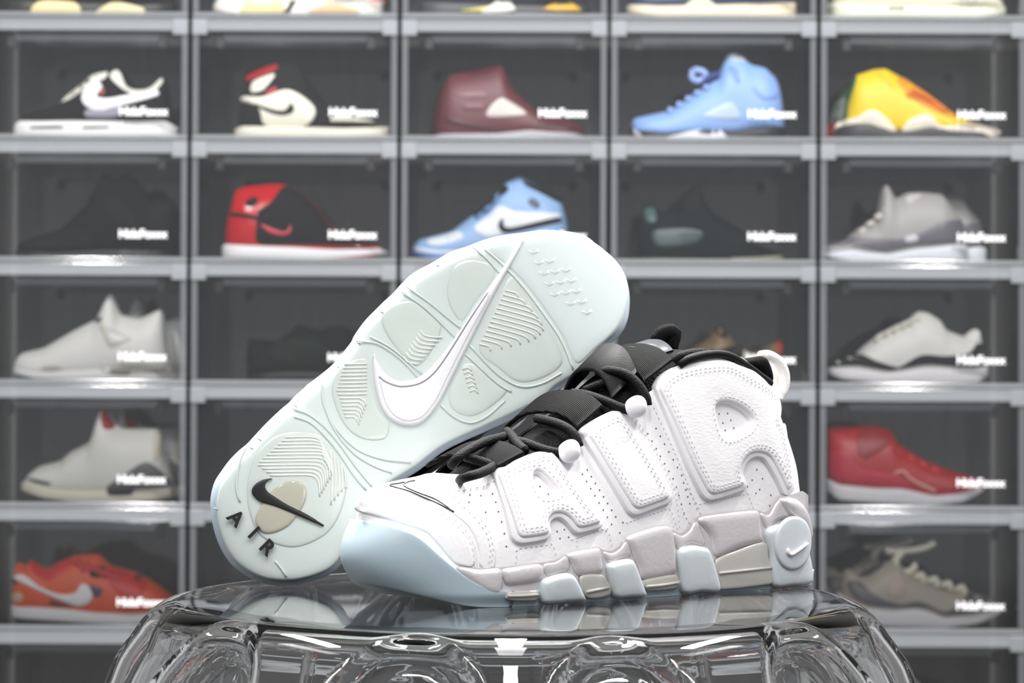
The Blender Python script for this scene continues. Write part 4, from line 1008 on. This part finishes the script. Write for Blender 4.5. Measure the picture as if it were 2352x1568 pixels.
# ---- tongue, straps, laces
ZTG = curve1d([(.066, .070), (.075, .0755), (.095, .0835), (.118, .0885), (.140, .103), (.1575, .1155), (.173, .1270), (.19, .1335), (.205, .1375), (.222, .1400), (.234, .136), (.240, .128)], .004)
def w_t(x, z):
    zb = ZTG(x) - .035; t = np.clip((z - zb) / .035, 0, 1)
    return (.020 + .012 * sm01(.075, .12, x)) * np.clip(1 - t ** 3.0, 0, 1) ** .5 * superell(x - .064, .02, 2) * superell(.2405 - x, .015, 2)
xs_t = np.r_[np.linspace(.0645, .085, 14), np.linspace(.088, .222, 60), np.linspace(.2235, .2404, 14)]
V, Fs = field_mesh(w_t, xs_t, lambda x: ZTG(x) - .035, ZTG, 22, 1.8, roof=True)
mesh_obj('tongue', V, Fs, M_BLACKMESH, SA)
def strap(name, p0, p1, crown, width, slope, m=M_RIB, th=.0011, n=28, squeeze=.0):
    """flat band arching over the throat from the lateral point p0 to the medial point p1"""
    p0, p1 = np.array(p0), np.array(p1); s = np.linspace(0, 1, n)
    C = p0 + (p1 - p0) * s[:, None]; C[:, 2] += crown * (1 - np.abs(2 * s - 1) ** 2.6)
    wd = np.array([math.cos(slope), 0, math.sin(slope)]) * width / 2
    T = np.gradient(C, axis=0); T /= np.linalg.norm(T, axis=1)[:, None]
    N = np.cross(np.broadcast_to(wd, T.shape), T); N /= np.linalg.norm(N, axis=1)[:, None]
    N *= np.sign(N[n // 2, 2])
    V = np.concatenate([np.stack([C - wd, C - wd * .9 + N * th, C + wd * .9 + N * th, C + wd, C + wd * .9 - N * th, C - wd * .9 - N * th], 1)]).reshape(-1, 3)
    Fs = [(i * 6 + j, i * 6 + (j + 1) % 6, (i + 1) * 6 + (j + 1) % 6, (i + 1) * 6 + j) for i in range(n - 1) for j in range(6)]
    Fs += [tuple(range(6)), tuple(range((n - 1) * 6, n * 6))[::-1]]
    return mesh_obj(name, V, Fs, m, SA)
def pt(Z, p, y): return px_plane(Z([p]), y)[0]
def mir(p, dx=0., dz=0.): return np.array([p[0] + dx, -p[1], p[2] + dz])
for Z, c, wdt, cr, sl in ((Z1, (925, 708), .020, .0065, .40), (Z2, (125, 500), .022, .009, .62), (Z2, (490, 255), .024, .010, .55)):
    p = pt(Z, c, -.0315); strap('lace_strap', p, mir(p, -.006, -.002), cr, wdt, sl)
# wide strap and pull loops on the tongue top
p = pt(Z2, (310, 222), -.024); p[2] -= .012; strap('tongue_strap', p, mir(p), .0160, .024, .70, M_BLACK, .0016)
p = pt(Z2, (500, 175), -.018); strap('tongue_strap', p, mir(p), .006, .020, .25, mat('grey tongue label', (70, 72, 76), .3), .0014)
tube('tongue_loop', [pt(Z2, (478, 118), .004), pt(Z2, (500, 72), .004), pt(Z2, (545, 56), .004), pt(Z2, (575, 62), .004), pt(Z2, (562, 100), .004), pt(Z2, (555, 150), .004)], .0030, M_RIB, SA, seg=8, flat=1.8)
def lace(pts, r=.0027):
    return tube('lace', [pt(Z, c, y) for Z, c, y in pts], r, M_LACE, SA, seg=10, step=.002)
lace([(Z1, (664, 812), -.020), (Z1, (676, 804), -.030), (Z1, (712, 792), -.0365), (Z1, (770, 775), -.034), (Z1, (835, 742), -.028), (Z1, (870, 700), -.016), (Z1, (880, 640), .006)])
lace([(Z1, (620, 742), -.016), (Z1, (650, 700), -.02), (Z1, (720, 652), -.017), (Z1, (800, 612), -.012), (Z1, (880, 590), -.004), (Z1, (920, 575), .010)])
lace([(Z1, (690, 690), -.018), (Z1, (760, 712), -.02), (Z1, (830, 735), -.026)])
lace([(Z1, (905, 560), .002), (Z1, (935, 590), -.008), (Z1, (965, 630), -.018), (Z1, (1000, 660), -.026)])
lace([(Z1, (935, 606), -.006), (Z1, (1000, 620), -.018), (Z1, (1080, 650), -.028), (Z1, (1150, 668), -.034), (Z1, (1222, 680), -.0375)])
lace([(Z1, (1060, 495), -.002), (Z1, (1110, 505), -.012), (Z1, (1190, 530), -.026), (Z1, (1250, 575), -.034), (Z1, (1278, 640), -.037)])
lace([(Z1, (1240, 365), .002), (Z1, (1300, 378), -.006), (Z1, (1360, 395), -.012), (Z1, (1395, 430), -.018)])
lace([(Z2, (30, 375), -.004), (Z2, (110, 385), -.012), (Z2, (200, 415), -.024), (Z2, (280, 448), -.032), (Z2, (350, 472), -.038)])
lace([(Z2, (100, 362), -.004), (Z2, (180, 330), -.012), (Z2, (270, 300), -.018), (Z2, (350, 262), -.020), (Z2, (420, 225), -.018)])
lace([(Z2, (170, 268), -.006), (Z2, (230, 256), -.016), (Z2, (320, 275), -.026), (Z2, (385, 330), -.033), (Z2, (425, 400), -.037), (Z2, (430, 440), -.0375)])
lace([(Z2, (250, 232), -.006), (Z2, (300, 262), -.02), (Z2, (350, 300), -.028)], .0022)
lace([(Z2, (572, 208), -.030), (Z2, (600, 182), -.032), (Z2, (650, 166), -.031), (Z2, (722, 160), -.026), (Z2, (750, 172), -.018)], .0026)
# white eyelet pods
def pod(Z, c, rx, ry, tilt, y):
    o = pt(Z, c, y); bm = bmesh.new(); bmesh.ops.create_uvsphere(bm, u_segments=20, v_segments=14, radius=1.)
    for v in bm.verts:
        x, yy, z = v.co; s_ = 1 - .22 * max(0, z)
        v.co = (x * rx * s_, yy * .0065, z * ry)
    bmesh.ops.rotate(bm, verts=bm.verts, matrix=Matrix.Rotation(tilt, 3, 'Y')); bmesh.ops.translate(bm, verts=bm.verts, vec=Vector(o))
    me = bpy.data.meshes.new('eyelet_pod'); bm.to_mesh(me); bm.free(); me.materials.append(M_PIPE); me.shade_smooth()
    link(bpy.data.objects.new('eyelet_pod', me), SA)
pod(Z1, (1228, 662), .0062, .0068, .5, -.039); pod(Z2, (372, 446), .0062, .0066, .5, -.0395);

# ---- heel: ribbed collar patch, pull loop, padding line
hp = [(920, 214), (960, 192), (1020, 178), (1050, 190), (1070, 230), (1084, 285), (1076, 322), (1040, 300), (985, 262)]
Q = px_plane(Z2(hp), -.012)[:, [0, 2]]
def flat_surf(y0):
    return lambda x, z: (np.stack([x, np.full_like(x, y0) , z], 1), np.tile([0, -1., 0], (len(x), 1)))
decal('heel_patch', flat_surf(-.0135), [tuple(q) for q in Q], .004, .006, M_RIB, SA, step=.002, grid=.004, base=-.0)
decal('heel_patch', lambda x, z: (np.stack([x, np.full_like(x, -.0135), z], 1), np.tile([0, 1., 0], (len(x), 1))), [tuple(q) for q in Q], .030, .012, M_RIB, SA, step=.002, grid=.004, base=0)
tube('collar_piping', [pt(Z2, c, y) for c, y in (((596, 228), -.033), ((640, 200), -.035), ((720, 176), -.035), ((810, 168), -.034), ((880, 186), -.033), ((960, 236), -.030), ((1030, 288), -.026), ((1078, 322), -.020))], .0026, M_BLACK, SA, seg=10)
M_CORD = mat('white cord', (232, 230, 226), .6, bump=.6, scale=900)
tube('heel_loop', [pt(Z2, c, -.004) for c in ((1030, 180), (1075, 178), (1120, 205), (1150, 255), (1158, 310), (1148, 360), (1130, 385))], .0034, M_CORD, SA, seg=10)
tube('heel_loop', [pt(Z2, c, .006) for c in ((1060, 196), (1100, 240), (1112, 300), (1118, 370))], .0032, M_CORD, SA, seg=10)

# ================================================================== LEANING SNEAKER (sole towards the viewer)
# plane of the sole: stands on the table where the heel touches it
d_ = rays([(690, 1349)])[0]; HB = CAM + d_ * ((TABLE_Z - CAM[2]) / d_[2])
BN = np.array([.10, -1.0, .0]); BN /= np.linalg.norm(BN)          # outward normal of the sole
BU = np.array([1.0, .10, 0]); BU /= np.linalg.norm(BU); BV = np.cross(BU, -BN) * -1
BV = np.array([0, 0, 1.])
HB = HB + np.array([0, 0, .0015])
def px_sole(p):
    d = rays(p); t = ((HB - CAM) @ BN) / (d @ BN); q = CAM + d * t[:, None] - HB
    return [(a, b) for a, b in zip(q @ BU, q @ BV)]
SB = tag(empty('basketball_sneaker', tuple(HB)), 'white high-top sneaker leaning with its icy translucent sole and white swoosh facing out', 'sneaker', 'pair of white high-top sneakers on the clear table')
OUT = Z3([(62, 900), (70, 1000), (90, 1100), (130, 1210), (200, 1320), (300, 1400), (400, 1450), (500, 1472), (620, 1475), (720, 1460), (850, 1420), (940, 1370), (1010, 1290)]) + \
    [(818, 1245), (850, 1190), (895, 1130), (965, 1084), (1028, 1036), (1126, 990), (1200, 955), (1255, 927), (1282, 900), (1353, 856), (1400, 800)] + \
    Z4([(1860, 680), (1905, 600), (1922, 520), (1925, 430), (1905, 330), (1860, 250), (1800, 190), (1730, 140), (1690, 105), (1620, 75), (1530, 62), (1400, 58), (1280, 75), (1180, 88), (1080, 110), (960, 155), (860, 190), (740, 260), (680, 290), (620, 330), (560, 390), (530, 425), (470, 480), (420, 530), (370, 580), (330, 630), (290, 690), (280, 715), (230, 780), (170, 850), (100, 910), (0, 985)]) + \
    Z3([(740, 80), (650, 160), (620, 195), (560, 245), (480, 320), (430, 370), (375, 430), (320, 490), (270, 530), (200, 600), (140, 680), (95, 750), (70, 830)])
# long axis of the sole in its plane
ax_t = np.array(px_sole([(1425, 575)])[0]); ax_h = np.array(px_sole([(532, 1292)])[0])
AXD = (ax_h - ax_t) / np.linalg.norm(ax_h - ax_t); BLEN = np.linalg.norm(ax_h - ax_t)
def sole_depth(u, v):
    s = ((u - ax_t[0]) * AXD[0] + (v - ax_t[1]) * AXD[1]) / BLEN       # 0 toe .. 1 heel
    return .020 * np.clip(1 - s / .30, 0, 1) ** 2 + .004 * np.exp(-((s - .62) / .10) ** 2) + .004 * np.clip((s - .9) / .1, 0, 1) ** 2
def SOLE(u, v):
    p = np.outer(u, BU) + np.outer(v, BV) - np.outer(sole_depth(u, v), BN)
    return p, np.tile(BN, (len(u), 1))
M_SB = mat('milky ice rubber', (217, 227, 224), .30, noise=.05, scale=30, sss=.2, sss_r=.008, coat=.2)
M_RIM = mat('sky tinted rubber rim', (192, 208, 220), .30, sss=.2, sss_r=.008, coat=.2)
M_POD = mat('greenish milky rubber', (213, 223, 217), .22, noise=.07, scale=45, sss=.2, sss_r=.006, coat=.4)
M_TOEP = mat('milky toe rubber', (218, 228, 227), .26, noise=.04, scale=25, sss=.2, sss_r=.006, coat=.3)
O2 = px_sole(OUT)
o2 = np.array(O2)
base = decal('outsole', SOLE, O2, .010, .010, M_RIM, SB, step=.003, grid=.006, base=-.012, off=-.0105, rings=(.04, .15, .35, .6, 1.))
inner = offset_ring(catmull(O2, .003), .0035)
decal('outsole_face', SOLE, [tuple(q) for q in resample(inner, .006, True)], .0020, .006, M_SB, SB, step=.003, grid=.006, base=-.006, off=-.0010)
def sole_panel(name, pl, H, r, m, off=0.0006, **k):
    return decal(name, SOLE, px_sole(pl), H, r, m, SB, step=.002, grid=.005, off=off, base=-.001, **k)
pods = {
    'toe_panel': Z4([(1045, 172), (1250, 112), (1400, 88), (1520, 88), (1680, 122), (1820, 232), (1890, 350), (1892, 500), (1830, 640), (1700, 760), (1580, 850), (1500, 700), (1400, 550), (1280, 390), (1150, 262)]),
    'forefoot_pod': Z4([(820, 400), (850, 300), (910, 250), (1000, 238), (1090, 268), (1112, 340), (1000, 490), (915, 610), (860, 560), (825, 480)]),
    'forefoot_pod.001': Z4([(440, 600), (470, 530), (540, 488), (640, 480), (740, 560), (800, 640), (730, 800), (650, 868), (570, 810), (480, 700)]),
    'forefoot_pod.002': Z4([(1195, 335), (1300, 455), (1400, 610), (1480, 750), (1500, 850), (1400, 930), (1250, 962), (1120, 880), (1005, 765), (1080, 570)]),
    'forefoot_pod.003': Z4([(880, 900), (930, 840), (1000, 850), (1100, 940), (1180, 1010), (1060, 1120), (950, 1160), (850, 1110), (830, 1010)]),
    'midfoot_pod': Z4([(150, 1010), (190, 880), (260, 828), (368, 820), (398, 1000), (440, 1120), (500, 1190), (470, 1290), (330, 1290), (220, 1200)]),
    'heel_pod': Z3([(318, 760), (350, 620), (420, 500), (560, 400), (780, 395), (900, 470), (1000, 640), (1020, 800), (960, 1000), (850, 1130), (640, 1205), (420, 1130), (330, 950)]),
}
for nm, pl in pods.items():
    sole_panel(nm.split('.')[0], pl, .0009, .006, M_TOEP if 'toe' in nm else M_POD)
# grooves' bright edges: thin welt lines across the sole
lines = [Z4(p) for p in (
    [(1040, 175), (1140, 262), (1270, 400), (1390, 560), (1490, 710), (1560, 880)],
    [(970, 165), (1060, 240), (1140, 330)],
    [(560, 430), (680, 510), (790, 610), (880, 700)], [(590, 400), (720, 490), (830, 580), (905, 640)],
    [(960, 740), (1060, 850), (1150, 930), (1260, 980), (1380, 960), (1490, 900)], [(935, 790), (1040, 890), (1130, 970), (1200, 1010)],
    [(300, 715), (420, 730), (520, 790), (600, 860), (660, 930)], [(380, 690), (480, 740), (560, 800), (680, 905)],
    [(790, 1085), (860, 1150), (960, 1190), (1060, 1150), (1160, 1060)],
    [(100, 940), (110, 1080), (180, 1220), (300, 1340), (450, 1400), (620, 1420)])] + [Z3(p) for p in (
    [(640, 235), (760, 280), (880, 380), (980, 500), (1080, 640), (1200, 785)], [(650, 290), (760, 330), (860, 420), (960, 540), (1060, 690), (1150, 800)],
    [(850, 40), (860, 200), (930, 380), (1060, 540), (1200, 630), (1330, 680)],
    [(330, 480), (270, 620), (250, 780), (275, 880)],
    [(520, 1290), (560, 1340), (600, 1400)])]
def on_sole(px, h):
    q = np.array(px_sole(px)); p, n = SOLE(q[:, 0], q[:, 1]); return p + n * h
M_WELT = mat('pale welt line', (216, 225, 221), .2, coat=.4)
geos = [tube_geo(on_sole(l, .0014), .0006, seg=6, step=.004) for l in lines]
tag(mesh_obj('welt_lines', *merge(geos), M_WELT, SB), kind='stuff')
# fine tread ribs
ribs = []
for i in range(15):          # midfoot group, then bending down to the lower right
    y = 850 + 22 * i; x0 = 205 + 18 * abs(i - 7) * .35 - 20; x1 = 362 - max(0, i - 8) * 8
    P = [(x0, y), (x1, y - 4)]
    if i > 8: P = [(x0 + 4, y), (x1 - 30, y - 2), (x1 - 6, y + 14), (x1 + 2, y + 46)]
    ribs.append(Z4(P))
for i in range(13):          # forefoot right group
    x0 = 1165 - 12.5 * i; y0 = 420 + 26 * i; L = [70, 120, 170, 215, 250, 270, 265, 250, 225, 190, 150, 110, 60][i]
    ribs.append(Z4([(x0, y0), (x0 + L * .75, y0 + L * .20), (x0 + L, y0 + L * .30), (x0 + L * 1.05, y0 + L * .30 + 24)]))
for i in range(8):           # forefoot left group
    x0 = 690 - 14 * i; y0 = 680 + 22 * i
    ribs.append(Z4([(x0 - 20, y0 - 30), (x0, y0), (x0 + 45, y0 + 12), (x0 + 108 - 6 * i, y0 + 14)]))
for i in range(6):           # forefoot lower group
    x0 = 915 + 8 * i; y0 = 880 + 26 * i
    ribs.append(Z4([(x0, y0), (x0 + 30, y0 - 14), (x0 + 52, y0 + 8)]))
for i in range(12):          # heel group: across, then down
    y = 430 + 24 * i; xr = 780 + 12 * min(i, 5) - 14 * max(0, i - 5); xl = 590 - 26 * i if i < 8 else 400 + 28 * (i - 8)
    ribs.append(Z3([(xl, y + 4), (xr - 40, y), (xr + 30, y + 10), (xr + 64, y + 52), (xr + 72, y + 150)]))
for i in range(5):
    ribs.append(Z3([(905 + 24 * i, 520 + 34 * i), (915 + 24 * i, 700 + 20 * i), (905 + 24 * i, 900 - 30 * i)]))
geos = [tube_geo(on_sole(l, .0015), .00055, seg=5, step=.004) for l in ribs]
tag(mesh_obj('tread_ribs', *merge(geos), mat('tread rib', (230, 236, 230), .22, coat=.3), SB), kind='stuff')
# scalloped tread waves on the toe
geos = []
for a in range(5):
    for b in range(3):
        cx_, cy_ = 1330 + 95 * b + 30 * a, 190 + 62 * a + 52 * b
        geos.append(tube_geo(on_sole(Z4([(cx_ - 30, cy_), (cx_, cy_ + 18), (cx_ + 32, cy_ - 4)]), -.0008), .0025, seg=8, step=.004))
tag(mesh_obj('toe_scallops', *merge(geos), M_TOEP, SB), kind='stuff')
# dark lines that paint the shade in the side lug notches along the outer edge
for z, p in ((Z4, (542, 420)), (Z4, (285, 712)), (Z4, (172, 852)), (Z4, (418, 532)), (Z3, (628, 200)), (Z3, (375, 430)), (Z3, (318, 490)), (Z3, (70, 912)), (Z4, (742, 262))):
    q = z([p])[0]; inw = (q[0] + 15, q[1] + 8); q = (q[0] + 8, q[1] + 4.5)
    tube('notch_shade', np.vstack([on_sole([q], -.0010), on_sole([inw], .0003)]), .0005, mat('notch shade', (150, 172, 184), .4), SB, seg=5, smooth=False)
# white swoosh
SW = Z4([(1286, 104), (1262, 122), (1230, 170), (1150, 290), (1060, 420), (960, 560), (880, 680), (800, 790), (720, 880), (660, 925), (600, 945), (540, 945), (490, 920), (450, 880), (420, 830), (401, 785), (396, 850), (400, 930), (415, 1010), (435, 1080), (460, 1130), (490, 1165), (540, 1195), (600, 1208), (660, 1200), (700, 1175), (750, 1120), (790, 1060), (830, 980), (880, 880), (930, 780), (990, 660), (1060, 520), (1130, 390), (1200, 270), (1262, 160)])
M_SWOOSH = mat('white rubber swoosh', (243, 243, 246), .45, bump=.5, scale=900)
sw = sole_panel('large_swoosh', SW, .0026, .0022, M_SWOOSH, off=.0012)
SWI = Z4([(430, 925), (455, 946), (500, 968), (560, 982), (640, 972), (700, 945), (765, 885), (850, 762), (950, 602), (1060, 436), (1073, 432), (1066, 470), (1000, 590), (930, 720), (870, 840), (815, 950), (770, 1045), (735, 1095), (690, 1150), (650, 1172), (600, 1180), (548, 1168), (510, 1140), (480, 1100), (458, 1050), (440, 980)])
decal('swoosh_inlay', SOLE, px_sole(SWI), .0010, .0010, M_SWOOSH, sw, step=.002, grid=.005, off=.0036, base=-.0012)
tube('swoosh_groove_shade', on_sole(Z4([(432, 922), (455, 944), (500, 966), (560, 980), (640, 970), (700, 943), (765, 883), (850, 760), (950, 600), (1062, 434)]), .0041), .0005, mat('groove shade', (150, 148, 160), .6), sw, seg=6, step=.003)  # thin grey tube paints the shade of the groove above the inlay
# heel window, black swoosh and letters
win = sole_panel('heel_window', Z3([(738, 800), (720, 758), (690, 738), (640, 730), (570, 750), (500, 800), (420, 900), (380, 990), (395, 1060), (450, 1100), (530, 1090), (620, 1040), (690, 950), (730, 870)]), .0010, .003, mat('smoky clear window', (188, 186, 168), .1, coat=.6, noise=.12, scale=60), off=.0016)
BS = Z3([(505, 716), (440, 725), (390, 750), (360, 785), (357, 820), (380, 852), (420, 882), (520, 912), (620, 952), (700, 986), (780, 1020), (855, 1052), (859, 1042), (780, 990), (700, 945), (600, 895), (510, 838), (470, 812), (450, 780), (455, 750), (475, 730), (503, 722)])
M_JET = mat('jet black rubber', (26, 27, 28), .45)
sole_panel('small_swoosh', BS, .0016, .0012, M_JET, off=.0022)
for ch, c, sz in (('A', (250, 990), 1.0), ('I', (372, 1090), 1.0), ('R', (472, 1198), 1.0)):
    t = text_obj('letter_' + ch.lower(), ch, .0118, M_JET, SB, .0006, 1.0, .00035)
    xsv = [v.co.x for v in t.data.vertices]; ysv = [v.co.y for v in t.data.vertices]
    t.data.transform(Matrix.Translation((-(min(xsv) + max(xsv)) / 2, -(min(ysv) + max(ysv)) / 2, 0)))
    p = on_sole(Z3([c]), .0030)[0]
    ang = -math.radians(45)
    ex_ = Vector(BU) * math.cos(ang) + Vector(BV) * math.sin(ang); ez_ = Vector(BN); ey_ = ez_.cross(ex_)
    M3 = Matrix((ex_, ey_, ez_)).transposed()
    t.matrix_local = Matrix.Translation(Vector(p)) @ M3.to_4x4()

# upper of the leaning sneaker: the same parts as the standing one, mirrored (other foot), behind its sole
S_B = BLEN / .318
Bx = Vector(BU) * AXD[0] + Vector(BV) * AXD[1]; Bz = -Vector(BN); By = Bz.cross(Bx)
hold = bpy.data.objects.new('upper_assembly', None)
SBM = Matrix((Bx * S_B, -By * S_B * .93, Bz * S_B)).transposed().to_4x4()
org = Vector(BU) * ax_t[0] + Vector(BV) * ax_t[1]
centre = np.array(px_sole([(1120, 770)])[0]); perp = np.array([-AXD[1], AXD[0]])
SBM = Matrix.Translation(org + Vector(BU) * (AXD[0] * .004) + Vector(BV) * (AXD[1] * .004) + Bz * .013) @ SBM
KEEP = ('upper', 'lining', 'insole', 'midsole', 'letter_', 'tongue', 'lace', 'collar_piping', 'toe_cap', 'vamp_band', 'eyelet_pod', 'heel_loop', 'heel_patch', 'stitching')
for ch in list(SA.children):
    if ch.name.startswith(KEEP) and not ch.name.startswith('midsole_saddle'):
        def twin(o_, par):
            c = o_.copy(); c.data = o_.data.copy(); c.data.transform(SBM); c.data.flip_normals()
            COL.objects.link(c); c.parent = par; c.matrix_parent_inverse = Matrix(); c.matrix_local = Matrix()
            for g_ in o_.children: twin(g_, c)
        twin(ch, SB)
bpy.data.objects.remove(hold)
